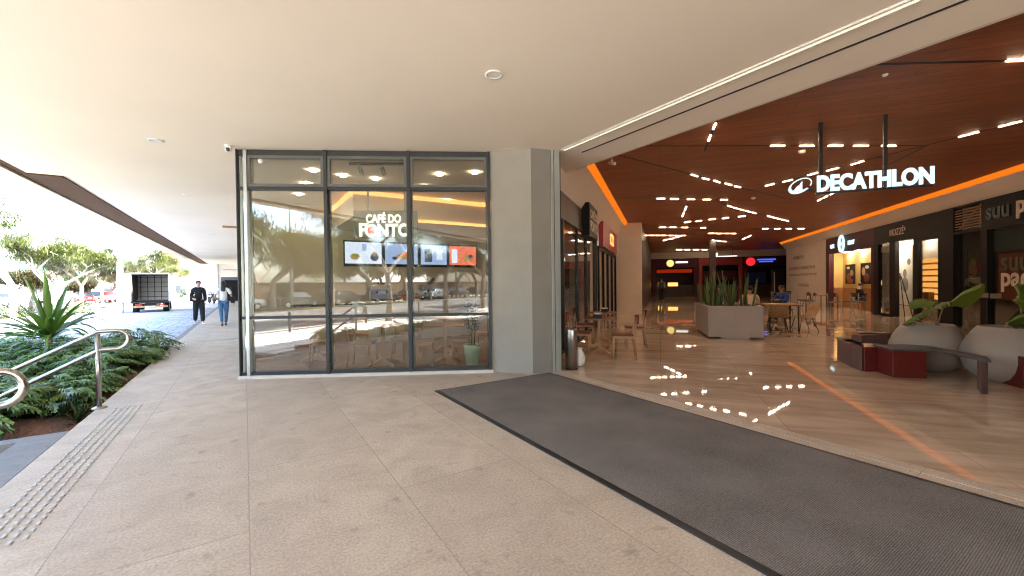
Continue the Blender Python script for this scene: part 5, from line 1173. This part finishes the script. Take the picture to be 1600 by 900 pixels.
# palms
def palm(loc,h,label,barkm,nf=18,fl=2.3):
    t=empty('palm_tree',label,'palm tree',loc); mb=MB(); mb.tube([(0,0,-.3),(.02,0,h*.3),(.05,.03,h*.7),(0,0,h)],[.2,.17,.15,.13],12); mb.build('trunk',M[barkm],t)
    mb=MB()
    for k in range(nf):
        a=k*2.4; e=random.uniform(-.1,1.2); d=Vector((math.cos(a)*math.cos(e),math.sin(a)*math.cos(e),math.sin(e))); pts_=[]
        for i in range(9): t_=i/8; pts_.append(Vector((0,0,h))+d*fl*t_-Vector((0,0,1))*fl*.55*t_*t_)
        mb.tube(pts_,[.02]*4+[.012]*5,4,0,cap=False)
        for i in range(1,9):
            for sub in (0,.33,.66):
                b=pts_[i-1].lerp(pts_[i],sub); f=(pts_[i]-pts_[i-1]).normalized(); s_=f.cross(Vector((0,0,1))).normalized()
                for sg in (-1,1): leafquad(mb,b,(s_*sg+f*.6-Vector((0,0,.25))),Vector((0,0,1)),.5*(1-.5*i/9),.035,0,.35,2)
    mb.build('fronds',M['leafA'],t); return t
palm(txy(187,27),8.2,'tall palm whose pale limewashed trunk stands left of the truck','palebark')
palm(tuple(A(-11.2,2.6,-.55)),4.6,'palm beyond the steps, seen mirrored in the left window bay','bark')
palm(tuple(A(-14,14.5,-.3)),8.5,'tall palm with pale trunk at the extreme left edge','palebark')
# ================================================================ STREET THINGS
def car(label,col,loc,rz,s_=1):
    t=empty('parked_car',label,'car',loc,rz); t.scale=(s_,s_,s_); L_=2.1; W_=.88
    prof=[(-L_,.35),(-L_,.75),(-1.95,.88),(-1.1,.95),(-.55,1.38),(.75,1.42),(1.45,1.0),(2.0,.92),(L_,.7),(L_,.35),(1.75,.30),(1.6,.52),(1.35,.62),(1.1,.52),(.95,.28),(-.95,.28),(-1.1,.52),(-1.35,.62),(-1.6,.52),(-1.75,.30)]
    # body with tapered greenhouse: three slices
    mb=MB(); n=len(prof); vs=[]
    for y,k in ((-W_,1),(-W_+.08,2),(W_-.08,2),(W_,1)):
        for x,z in prof:
            yy=y; zz=z
            if z>1.0: yy=y*.80
            if k==1: zz=z if z>.4 else z+.04
            vs.append((x*(.985 if k==1 else 1),yy,zz))
    fs=[(j*n+i,j*n+(i+1)%n,(j+1)*n+(i+1)%n,(j+1)*n+i) for j in range(3) for i in range(n)]+[tuple(range(n))[::-1],tuple(range(3*n,4*n))]
    mb.add(vs,fs,0,False); mb.build('body',col,t,bevel=.03)
    for sg in (-1,1):
        mb=MB(); y0=sg*(W_+.004); y1=sg*(W_*.80+.006)
        mb.add([(-.98,y0*.97,.98),(1.30,y0*.97,1.0),(.72,y1,1.36),(-.50,y1,1.33)],[(0,1,2,3)] if sg<0 else [(3,2,1,0)]); mb.build('side_window',M['carglass'],t)
        for x in (-1.35,1.35):
            w_=MB(); w_.tube([(x,sg*(W_-.2),.32),(x,sg*(W_+.01),.32)],.32,22); w=w_.build('wheel',M['tyre'],t); r_=MB(); r_.tube([(x,sg*(W_+.011),.32),(x,sg*(W_+.02),.32)],.19,16); r_.build('rim',M['steel'],w)
        mb=MB(); mb.box(-L_-.012,-L_+.02,sg*.62-.17,sg*.62+.17,.62,.76); mb.build('headlight',M['lightlens'],t)
        mb=MB(); mb.box(L_-.02,L_+.012,sg*.66-.14,sg*.66+.14,.66,.84); mb.build('tail_light',M['redlens'],t)
    mb=MB(); mb.add([(-1.12,-.72,.97),(-1.12,.72,.97),(-.57,.62,1.37),(-.57,-.62,1.37)],[(3,2,1,0)]); mb.v=[(x-.012,y,z+.012) for x,y,z in mb.v]; mb.build('windscreen',M['carglass'],t)
    mb=MB(); mb.add([(1.46,-.72,1.01),(1.46,.72,1.01),(.78,.62,1.40),(.78,-.62,1.40)],[(0,1,2,3)]); mb.v=[(x+.012,y,z+.012) for x,y,z in mb.v]; mb.build('rear_window',M['carglass'],t)
    mb=MB(); mb.box(L_-.01,L_+.014,-.25,.25,.48,.58); mb.build('number_plate',M['white'],t)
    return t
cols=[('black',paint('black_car_paint',(.012,.012,.014))),('silver',paint('silver_car_paint',(.45,.46,.47))),('dark grey',paint('grey_car_paint',(.06,.065,.07))),('white',paint('white_car_paint',(.75,.75,.74))),('red',paint('red_car_paint',(.35,.02,.02))),('dark blue',paint('blue_car_paint',(.02,.04,.12)))]
for k,u in enumerate([-46,-40.4,-35,-29.6,-24.2,-18.8,-13.4,-8,-2.6,3.4]):
    cn,cm_=cols[[0,2,1,0,5,0,2,3,0,1][k]]
    t=car(f'{cn} car parked across the road, {["first","second","third","fourth","fifth","sixth","seventh","eighth","ninth","tenth"][k]} in the row from the far end',cm_,tuple(A(-26.6,u,gz(u)+.05)),AA+R(90)); t['group']='cars parked across the road'
for px,py,c,l,rz in ((157,474,4,'red car parked behind the drive left of the pale palm trunk',1.1),(138,471,2,'dark grey car parked left of the red car',1.2),(212,470,0,'black car half hidden behind the truck',1.2),(20,478,3,'white car in the sun behind the rosette at the far left',1.3),(90,474,3,'white car parked left of the dark grey car, in full sun',1.2)):
    p=gp(px,py,-.4); car(l,cols[c][1],(p.x,p.y,-.36),AA+rz)
# truck with open cargo box
tr=empty('box_truck','small white box truck with open empty cargo box, rear towards viewer','truck',A(-5.35,36.6,-.20),AA+R(5))
m_=paint('truck_grey_side',(.42,.45,.5)); inn=mat('truck_box_inside',(.20,.17,.165),.7,nscale=3,namt=.15)
mb=MB(); w2=.98; z0,z1=.72,2.62; Lb=4.2
mb.box(-w2,-w2+.04,0,Lb,z0,z1); mb.box(w2-.04,w2,0,Lb,z0,z1); mb.box(-w2+.04,w2-.04,0,Lb,z1-.05,z1); mb.box(-w2+.04,w2-.04,Lb-.05,Lb,z0,z1-.05); mb.build('cargo_box',m_,tr)
mb=MB(); mb.box(-w2+.045,-w2+.06,.02,Lb-.06,z0+.06,z1-.06); mb.box(w2-.06,w2-.045,.02,Lb-.06,z0+.06,z1-.06); mb.box(-w2+.06,w2-.06,.02,Lb-.06,z1-.07,z1-.055); mb.build('inner_lining',inn,tr)
mb=MB(); mb.box(-w2+.062,w2-.062,Lb-.09,Lb-.06,z0+.06,z1-.075); mb.build('front_panel',M['white'],tr)
mb=MB()
for i in range(5): x=-w2+.2+i*.39; mb.box(x,x+.04,Lb-.12,Lb-.092,z0+.06,z1-.08)
for i in range(5): z=z0+.25+i*.36; mb.box(-w2+.064,w2-.064,Lb-.15,Lb-.122,z,z+.035)
mb.build('slat_rack',M['darkbrown'],tr)
mb=MB(); mb.box(-w2,w2,0,Lb,.62,.715); mb.box(-w2-.02,w2+.25,-.35,0,.66,.70); mb.build('floor_and_tail_lift',M['dark'],tr)
mb=MB(); mb.box(-w2-.015,-w2+.03,-.03,0,z0,z1+.02); mb.box(w2-.03,w2+.015,-.03,0,z0,z1+.02); mb.box(-w2+.03,w2-.03,-.03,0,z1-.04,z1+.02); mb.build('rear_frame',m_,tr)
dr=MB(); dr.box(-w2-.55,-w2-.02,-.28,-.24,z0,z1-.03,X=Matrix.Rotation(R(4),4,'Z')); dr.build('door',M['white'],tr)
mb=MB(); mb.box(-.9,.9,-.12,-.04,.34,.45); mb.box(-.5,-.44,-.04,.2,.45,.62); mb.box(.44,.5,-.04,.2,.45,.62); mb.build('bumper',M['tan'],tr)
for sg in (-1,1):
    mb=MB(); mb.box(sg*.6-.16,sg*.6+.16,-.135,-.122,.48,.58); mb.build('tail_light',M['redlens'],tr)
    for y in (.9,4.9):
        mb=MB(); mb.tube([(sg*.62,y,.34),(sg*.95,y,.34)],.34,20); w=mb.build('wheel',M['tyre'],tr); mb=MB(); mb.tube([(sg*.95,y,.34),(sg*.965,y,.34)],.19,14); mb.build('rim',M['steel'],w)
mb=MB(); mb.box(-.25,.25,-.13,-.122,.34,.44); mb.build('number_plate',M['white'],tr)
mb=MB(); mb.box(-.92,.92,4.3,5.7,.45,2.1); mb.build('cab',M['white'],tr,bevel=.08); mb=MB(); mb.box(-.3,.3,0.1,5.5,.3,.6); mb.build('chassis',M['dark'],tr)
# bollards, lamp, poles and cables
bo=None
for k,u in enumerate([-9,-4.5,0,4.5]):
    mb=MB(); mb.lathe([(.05,0),(.05,.86),(.045,.9),(.01,.91)],16)
    if bo is None: bo=mb.build('bollard',M['dark']); o=bo
    else: o=bo.copy(); COL.objects.link(o)
    o.location=A(-9.6,u,gz(u)); tag(o,f'dark round bollard on the kerb side of the sunlit pavement, {["farthest","third","second","nearest"][k]} to the steps','bollard','bollards along the pavement')
for k,(u,l) in enumerate([(-38,'far'),(-12,'middle'),(12,'near')]):
    t=empty('utility_pole',f'grey concrete utility pole with crossarm across the road, the {l} one','utility pole',A(-25.2,u,-.5),AA,'utility poles'); mb=MB(); mb.tube([(0,0,0),(0,0,9.5)],[.16,.10],10); mb.build('pole',M['curb'],t); mb=MB(); mb.box(-.9,.9,-.05,.05,8.8,8.9); mb.build('crossarm',M['bark'],t)
mb=MB()
for dx in (-.8,-.3,.3,.8):
    for z in (8.45,):
        pts_=[(dx,u,z+.5-.0*u) for u in range(-60,61,6)]; pts_=[(dx,u,8.45+.35*abs(math.cos((u+38)/25*math.pi/1))) for u in range(-60,61,3)]; mb.tube(pts_,.012,4)
o=mb.build('overhead_cables',M['dark'],loc=A(-25.2,0)); o.rotation_euler.z=AA; tag(o,'thin dark overhead cables strung between the utility poles','cables')
# buildings
mb=MB()
for i,u in enumerate(range(-60,22,4)): mb.box(-29.9,-29.6,u,u+3.98,-.7,1.7+.0)
mb.box(-29.95,-29.55,-60,24,1.705,1.78)
tag(mb.build('boundary_wall',M['brownwall'],rz=AA),'long low brown boundary wall behind the cars parked across the road','wall')
def building(name,label,loc,rz,w_,d_,h,m,floors,bays,roofm=None,winh=1.3,winw=1.2):
    t=empty(name,label,'building',loc,rz); mb=MB(); mb.box(-w_/2,w_/2,0,d_,0,h); mb.build('wall',m,t)
    mb=MB(); mb.box(-w_/2-.2,w_/2+.2,-.2,d_+.2,h,h+.3); mb.build('roof',roofm or m,t)
    for f in range(floors):
        for b in range(bays):
            x=-w_/2+w_*(b+.5)/bays; z=1.0+f*(h/floors)
            mb=MB(); mb.box(x-winw/2,x+winw/2,-.03,-.005,z,z+winh); wo_=mb.build('window',M['win'],t); mb=MB(); mb.box(x-winw/2-.08,x+winw/2+.08,-.12,-.004,z-.1,z-.02); mb.build('sill',M['white'],wo_)
    return t
tp=atY(281,460,62); building('terracotta_building','terracotta walled building with a small window behind the truck',(tp.x,tp.y,2.6),AA*.9,4.2,6,3.9,M['terracotta'],1,2,M['terracotta'],.9,1.6)
tp=atY(283,460,61.9); building('white_building','plain white low building beneath the terracotta one',(tp.x,tp.y,-.6),AA*.9,7,5,3.9,M['palebldg'],1,1)
tp=atY(100,460,75); building('turquoise_building','low pale building with turquoise band behind the trees',(tp.x,tp.y,-.6),R(40),14,8,5.4,M['palebldg'],1,5,M['teal'],1.4,1.4)
tp=atY(20,460,90); building('pale_building','pale building block behind the trees at the far left',(tp.x,tp.y,-.6),R(40),26,8,7,M['palebldg'],2,8)
for k,(u,w_,h,c) in enumerate([(-70,22,7,'palebldg'),(-14,16,4,'terracotta')]):
    building('street_building',['two storey pale building at the far end across the road','low pale building across the road, second from the far end','terracotta building across the road behind the parked cars','low pale building across the road opposite the steps'][k],tuple(A(-62,u,-.6)),AA+R(90)+math.pi*0,w_,8,h,M[c],2,6)
for o in bpy.data.objects:
    if o.name.startswith('street_building'): o.rotation_euler.z=AA+R(90)
# white service block at the end of the walkway
wbk=empty('white_building','white service block closing the far end of the covered walkway','building',A(-4.2,50.5),AA)
mb=MB(); mb.box(-.25,4.1,0,3,0,4.6); mb.build('wall',M['white'],wbk)
mb=MB(); mb.box(2.2,4.1,-.06,-.005,0,2.4); mb.build('opening',mat('slate_blue_door',(.10,.12,.16),.5,nscale=2,namt=.1),wbk); mb=MB(); mb.box(2.5,3.9,-.09,-.065,.0,2.1); mb.build('doorway',M['black'],wbk)
mb=MB(); mb.box(1.95,2.05,-.05,-.005,0,4.6); mb.box(2.4,4.0,-.05,-.01,3.1,3.16); mb.build('pipe',M['curb'],wbk)
mo=empty('parked_motorbike','small dark motorbike parked between the pedestrians at the walkway end','motorbike',gp(331,474,-.05),AA+R(20))
mb=MB(); mb.tube([(0,-.55,.3),(0,-.45,.3)],.0,3) if 0 else None
for y in (-.6,.6):
    w_=MB(); w_.tube([(.05,y,.3),(-.05,y,.3)],.3,20); w_.build('wheel',M['tyre'],mo)
mb=MB(); mb.tube([(0,-.6,.3),(0,-.35,.95)],.03,8); mb.tube([(-.33,-.35,1.0),(.33,-.35,1.0)],.02,8); mb.tube([(0,.6,.3),(0,.1,.5),(0,-.4,.8)],.06,8); mb.build('frame',M['dark'],mo)
mb=MB(); mb.ball((0,-.12,.82),.14,.26,.12); mb.build('tank',cols[5][1],mo); mb=MB(); mb.ball((0,.4,.8),.13,.36,.07); mb.build('seat',M['dark'],mo); mb=MB(); mb.ball((0,-.45,.95),.1,.08,.1); mb.build('headlight',M['lightlens'],mo)
# ================================================================ PEOPLE
def skinned(name,nodes,edges,m,parent,root,sub=2):
    names=list(nodes); me=bpy.data.meshes.new(name); me.from_pydata([nodes[k][0] for k in names],[(names.index(a),names.index(b)) for a,b in edges],[])
    o=bpy.data.objects.new(name,me); COL.objects.link(o); sk=o.modifiers.new('skin','SKIN'); sk.use_smooth_shade=True
    for i,k in enumerate(names):
        r=nodes[k][1]; r=r if isinstance(r,tuple) else (r,r); d=me.skin_vertices[0].data[i]; d.radius=r; d.use_root=(k==root)
    ss=o.modifiers.new('sub','SUBSURF'); ss.levels=sub; ss.render_levels=sub
    bpy.context.view_layer.update()
    nm=bpy.data.meshes.new_from_object(o.evaluated_get(bpy.context.evaluated_depsgraph_get())); nm.name=name
    bpy.data.objects.remove(o); nm.materials.clear(); nm.materials.append(m); 
    for p_ in nm.polygons: p_.use_smooth=True
    q=bpy.data.objects.new(name,nm); COL.objects.link(q); q.parent=parent; return q
def lerp(a,b,t): return tuple(a[i]+(b[i]-a[i])*t for i in range(3))
def person(label,loc,rz,J,top,bottom,skin='skin',hair='hair',hairlong=False,s_=1,sleeve=1.0,shoes='whitecloth',female=False,hood=False,group=None):
    t=empty('person',label,'person',loc,rz,group); t.scale=(s_,s_,s_)
    V=Vector; pel=V(J['pel']); ch=V(J['ch']); nk=V(J['nk']); hd=V(J['hd']); f=V(J.get('face',(0,-1,0))).normalized(); upv=(hd-nk).normalized()
    N={'pel':(pel,(.125,.095)),'waist':(pel.lerp(ch,.45),(.115 if not female else .10,.085)),'ch':(ch,(.135 if not female else .12,.095)),'nk0':(nk-(nk-ch)*.25,(.085,.07)),'nk':(nk,.052),'jaw':(hd-upv*.055+f*.012,(.058,.068)),'hd':(hd+upv*.025,(.074,.088)),'top':(hd+upv*.095,(.05,.06))}
    E=[('pel','waist'),('waist','ch'),('ch','nk0'),('nk0','nk'),('nk','jaw'),('jaw','hd'),('hd','top')]
    for s in 'LR':
        sh,el,wr,ha=V(J['sh'+s]),V(J['el'+s]),V(J['wr'+s]),V(J['ha'+s])
        N['sh'+s]=(sh,.058); N['el'+s]=(el,.040); N['wr'+s]=(wr,.027); N['pm'+s]=(wr.lerp(ha,.5),(.040,.018)); 
        N['fa'+s]=(sh.lerp(el,.5),.048); N['fb'+s]=(el.lerp(wr,.35),.042)
        E+=[('nk0','sh'+s),('sh'+s,'fa'+s),('fa'+s,'el'+s),('el'+s,'fb'+s),('fb'+s,'wr'+s),('wr'+s,'pm'+s)]
        hp,kn,an,to=V(J['hp'+s]),V(J['kn'+s]),V(J['an'+s]),V(J['to'+s])
        N['hp'+s]=(hp,.085); N['th'+s]=(hp.lerp(kn,.5),.072); N['kn'+s]=(kn,.052); N['ca'+s]=(kn.lerp(an,.35),.052); N['an'+s]=(an,.034); N['to'+s]=(to,(.036,.024))
        E+=[('pel','hp'+s),('hp'+s,'th'+s),('th'+s,'kn'+s),('kn'+s,'ca'+s),('ca'+s,'an'+s),('an'+s,'to'+s)]
    body=skinned('body',N,E,M[skin],t,'pel')
    # hands with five bent fingers
    for s,sg in (('L',1),('R',-1)):
        wr,ha=V(J['wr'+s]),V(J['ha'+s]); d=(ha-wr).normalized(); side=d.cross(V((sg,0,0.01))); side=side.normalized() if side.length>.1 else V((0,-1,0)); nrm=d.cross(side).normalized()
        if nrm.x*sg>0: nrm=-nrm
        N={'w':(wr+d*.01,(.024,.02)),'p':(wr+d*.055,(.034,.014))}; E=[('w','p')]
        for k,(off,l) in enumerate(((-.030,.062),(-.010,.075),(.010,.078),(.030,.070))):
            a=wr+d*.092+side*off; N[f'a{k}']=(a,.0095); N[f'b{k}']=(a+d*l*.45+nrm*.008,.0088); N[f'c{k}']=(a+d*l*.8+nrm*l*.40,.0072); E+=[('p',f'a{k}'),(f'a{k}',f'b{k}'),(f'b{k}',f'c{k}')]
        N['t1']=(wr+d*.045+side*.036,.0115); N['t2']=(wr+d*.085+side*.055+nrm*.012,.009); E+=[('p','t1'),('t1','t2')]
        skinned('hand',N,E,M[skin],t,'w',1)
    # face
    rt=f.cross(upv).normalized(); c=hd+upv*.02
    for sg in (-1,1):
        mb=MB(); q=c+f*.083+rt*sg*.03+upv*.005; mb.ball(q,.011,.011,.008,8,6); mb.build('eye',M['dark'],body)
        mb=MB(); q=c+rt*sg*.078-upv*.012; mb.ball(q,.012,.018,.03,8,6); mb.build('ear',M[skin],body)
    mb=MB(); mb.add([c+f*.085+upv*.012,c+f*.083-upv*.03+rt*.014,c+f*.083-upv*.03-rt*.014,c+f*.108-upv*.024],[(0,1,3),(0,3,2),(1,2,3)]); mb.build('nose',M[skin],body)
    mb=MB(); q=c+f*.080-upv*.056; mb.ball(q,.020,.008,.006,8,5); mb.build('mouth',M['redpanel'],body)
    # hair
    mb=MB(); q=hd+upv*.055-f*.012; mb.ball(q,.088,.098,.082,18,12); mb.v=[tuple(V(v)-(f*max(0,(V(v)-q).dot(f)-.045 if (V(v)-q).dot(upv)<.03 else 0))) for v in mb.v]
    hr=mb.build('hair',M[hair],t)
    if hairlong:
        N={'a':(hd+upv*.05-f*.03,(.085,.07)),'b':(hd-upv*.05-f*.06,(.085,.05)),'c':(nk-f*.085-V((0,0,.03)),(.09,.045)),'d':(nk-f*.10-V((0,0,.16)),(.075,.03))}
        skinned('long_hair',N,[('a','b'),('b','c'),('c','d')],M[hair],hr,'a')
    # clothes
    N={'pel':(pel+V((0,0,-.03)),(.155,.125)),'w':(pel.lerp(ch,.45),(.148 if not female else .122,.118)),'ch':(ch,(.150 if not female else .135,.118)),'n':(nk-(nk-ch)*.20,(.10,.088)),'nn':(nk+(nk-ch)*(.10 if hood else -.03),.070)}
    E=[('pel','w'),('w','ch'),('ch','n'),('n','nn')]
    for s in 'LR':
        sh,el,wr=V(J['sh'+s]),V(J['el'+s]),V(J['wr'+s]); k=.022 if sleeve>.8 else .012
        N['sh'+s]=(sh,.064+k); N['fa'+s]=(sh.lerp(el,.5),.052+k); E+=[('n','sh'+s),('sh'+s,'fa'+s)]
        if sleeve>.8: N['el'+s]=(el,.043+k); N['fb'+s]=(el.lerp(wr,.45),.043+k); N['wr'+s]=(el.lerp(wr,.93),.036+k*.6); E+=[('fa'+s,'el'+s),('el'+s,'fb'+s),('fb'+s,'wr'+s)]
        else: N['el'+s]=(sh.lerp(el,.72),.052+k); E+=[('fa'+s,'el'+s)]
    shirt=skinned('hoodie' if hood else 'shirt',N,E,M[top],t,'pel')
    if hood: skinned('hood',{'a':(nk-f*.10+V((0,0,.01)),(.10,.06)),'b':(nk-f*.06-V((0,0,.05)),(.12,.06))},[('a','b')],M[top],shirt,'a')
    N={'pel':(pel+V((0,0,.02)),(.140,.112))}; E=[]
    for s in 'LR':
        hp,kn,an=V(J['hp'+s]),V(J['kn'+s]),V(J['an'+s]); k=.012 if bottom=='jeans' else .03
        N['hp'+s]=(hp,.098+k*.6); N['th'+s]=(hp.lerp(kn,.5),.080+k); N['kn'+s]=(kn,.058+k); N['ca'+s]=(kn.lerp(an,.4),.055+k); N['an'+s]=(kn.lerp(an,.95),.042+k*.9)
        E+=[('pel','hp'+s),('hp'+s,'th'+s),('th'+s,'kn'+s),('kn'+s,'ca'+s),('ca'+s,'an'+s)]
    skinned('trousers',N,E,M[bottom],t,'pel')
    for s in 'LR':
        an,to=V(J['an'+s]),V(J['to'+s]); h_=(to-an); h_.z=0; h_=h_.normalized() if h_.length>.01 else V((0,-1,0))
        skinned('shoe',{'a':(V((an.x,an.y,to.z+.018))-h_*.06,(.040,.042)),'b':(V((to.x,to.y,to.z))-h_*.02,(.046,.030)),'c':(V((to.x,to.y,to.z))+h_*.05,(.036,.022))},[('a','b'),('b','c')],M[shoes],t,'a')
    return t,shirt
walk=lambda sg=1: {'pel':(0,0,.95),'ch':(0,-.01,1.28),'nk':(0,-.015,1.47),'hd':(0,-.03,1.60),'shL':(.165,0,1.39),'elL':(.215,.03*sg,1.13),'wrL':(.20,-.10*sg,.90),'haL':(.20,-.14*sg,.82),'shR':(-.165,0,1.39),'elR':(-.22,.04*sg,1.13),'wrR':(-.20,-.16,1.02),'haR':(-.16,-.25,1.0),
 'hpL':(.09,0,.90),'knL':(.10,-.12*sg,.50),'anL':(.10,-.20*sg,.09),'toL':(.11,-.31*sg-.02,.035),'hpR':(-.09,0,.90),'knR':(-.10,-.02,.49),'anR':(-.10,.15*sg,.12),'toR':(-.11,.06*sg,.04)}
pm=gp(311,506.5); J=walk()
pmn,_=person('man in black hoodie and black trousers walking towards the viewer on the walkway',(pm.x,pm.y,0),math.atan2(pm.x,-pm.y)*0+math.atan2(-pm.x,pm.y)+0,J,'blackcloth','blackcloth',skin='skin2',hood=True,s_=1.0)
pmn.rotation_euler.z=math.atan2(pm.y,pm.x)-R(90)+R(8)
# dark pouch of the man
sb=empty('shoulder_bag','small black cross body bag worn by the man in black','bag',pmn.location); sb.rotation_euler=pmn.rotation_euler
mb=MB(); mb.box(-.30,-.14,-.16,-.08,.92,1.12); mb.build('pouch',M['dark'],sb,bevel=.02); mb=MB(); mb.tube([(-.2,-.12,1.1),(0,-.145,1.28),(.12,-.10,1.45),(.10,.08,1.47),(-.05,.145,1.3),(-.22,.02,1.1)],.010,6,closed=True); mb.build('strap',M['dark'],sb)
pw=gp(350,509); J=walk(-1)
J.update({'elL':(.27,.04,1.15),'wrL':(.22,-.10,1.0),'haL':(.17,-.16,1.04),'anL':(.05,.12,.12),'knL':(.08,.0,.50),'toL':(.05,.03,.035),'anR':(-.05,-.10,.09),'knR':(-.08,-.06,.5),'toR':(-.05,-.22,.035),'elR':(-.27,.03,1.14),'wrR':(-.32,-.02,.90),'haR':(-.33,-.04,.82)})
for k_ in ('elL','wrL','haL'): pass
wmn,_=person('woman in white short sleeved top and blue jeans walking away with a black bag',(pw.x,pw.y,0),0,J,'whitecloth','jeans',skin='skin',hair='hair',hairlong=True,sleeve=.4,shoes='dark',female=True,s_=.985)
wmn.rotation_euler.z=math.atan2(pw.y,pw.x)+R(90)-R(5)
hbg=empty('handbag','black shoulder bag hanging at the right side of the woman in white','bag',wmn.location); hbg.rotation_euler=wmn.rotation_euler
mb=MB(); mb.prism([(-.06,-.14),(.06,-.14),(.07,.16),(-.07,.16)],.86,1.10); mb.v=[(x-.30,y,z) for x,y,z in mb.v]; mb.build('bag_body',M['blackcloth'],hbg,bevel=.03)
mb=MB(); mb.tube([(-.30,-.12,1.08),(-.25,-.05,1.42),(-.22,.03,1.46),(-.26,.08,1.40),(-.30,.14,1.08)],.010,6); mb.build('strap',M['dark'],hbg)
def seat(dx=0): return {'pel':(0,0,.52),'ch':(0,-.03,.86),'nk':(0,-.05,1.05),'hd':(0,-.09,1.18),'shL':(.185,-.03,.99),'elL':(.25,-.10,.76),'wrL':(.15,-.32,.80),'haL':(.10,-.40,.80),'shR':(-.185,-.03,.99),'elR':(-.25,-.10,.76),'wrR':(-.15,-.32,.80),'haR':(-.10,-.40,.80),
 'hpL':(.09,-.04,.49),'knL':(.12,-.44,.50),'anL':(.12,-.40,.09),'toL':(.12,-.52,.035),'hpR':(-.09,-.04,.49),'knR':(-.12,-.44,.50),'anR':(-.12,-.40,.09),'toR':(-.12,-.52,.035)}
def stool(p,rz,l):
    o=dup(dk,(p.x,p.y,.006),rz,l)
def seated(px,hy,Y,label,top,hair,face,chairlab,s_=1.0,long_=False,skin='skin'):
    p=atY(px,hy,Y); t,_=person(label,(p.x,p.y,0),0,seat(),top,'blackcloth',skin=skin,hair=hair,hairlong=long_,s_=s_,shoes='dark',sleeve=1.0)
    t.rotation_euler.z=face; stool(p,face+R(180)+R(180)*0,chairlab); return t
cp=B(3.3,13.7)
seated(1172,455,13.2,'man in cream shirt seated at the communal table with his back to the viewer','creamcloth','hair',BA+R(180),'dark chair under the man in the cream shirt')
seated(1224,456,14.6,'woman with brown hair in blue top at right of the communal table','bluecloth','hairb',BA+R(-60),'dark chair under the woman in blue',long_=True)
seated(1124,455,14.8,'person in black seated behind the box planter, facing the viewer','blackcloth','hair',BA,'dark chair under the person in black')
p=on(1341,470,BA,0,8.9); t,_=person('person in dark clothes seated at the right side of the kiosk',(p.x,p.y,0),0,seat(),'blackcloth','blackcloth',shoes='dark'); t.rotation_euler.z=BA+R(90); stool(p,BA+R(90),'dark chair under the person at the kiosk')
p=gp(1035,466,0); p=atY(1034,460,30); J=walk(); t,_=person('distant person in a pale shirt with dark backpack walking down the corridor',(p.x,p.y,0),0,J,'greywall','blackcloth',shoes='dark',s_=1.0); t.rotation_euler.z=BA+R(180)
bk=empty('backpack','dark backpack worn by the distant walker','backpack',t.location); bk.rotation_euler=t.rotation_euler; mb=MB(); mb.box(-.15,.15,.10,.26,1.02,1.42); mb.build('pack',M['dark'],bk,bevel=.03)
for st in ('x',):
    for o in list(bpy.data.objects):
        if o.get('label')=='x': o['label']='dark grey wooden chair near the kiosk'
# chairs copied under seated people keep their group honest
for o in bpy.data.objects:
    if o.get('label','').startswith('dark chair under'): o['group']='dark chairs under seated people'
bpy.context.view_layer.update()
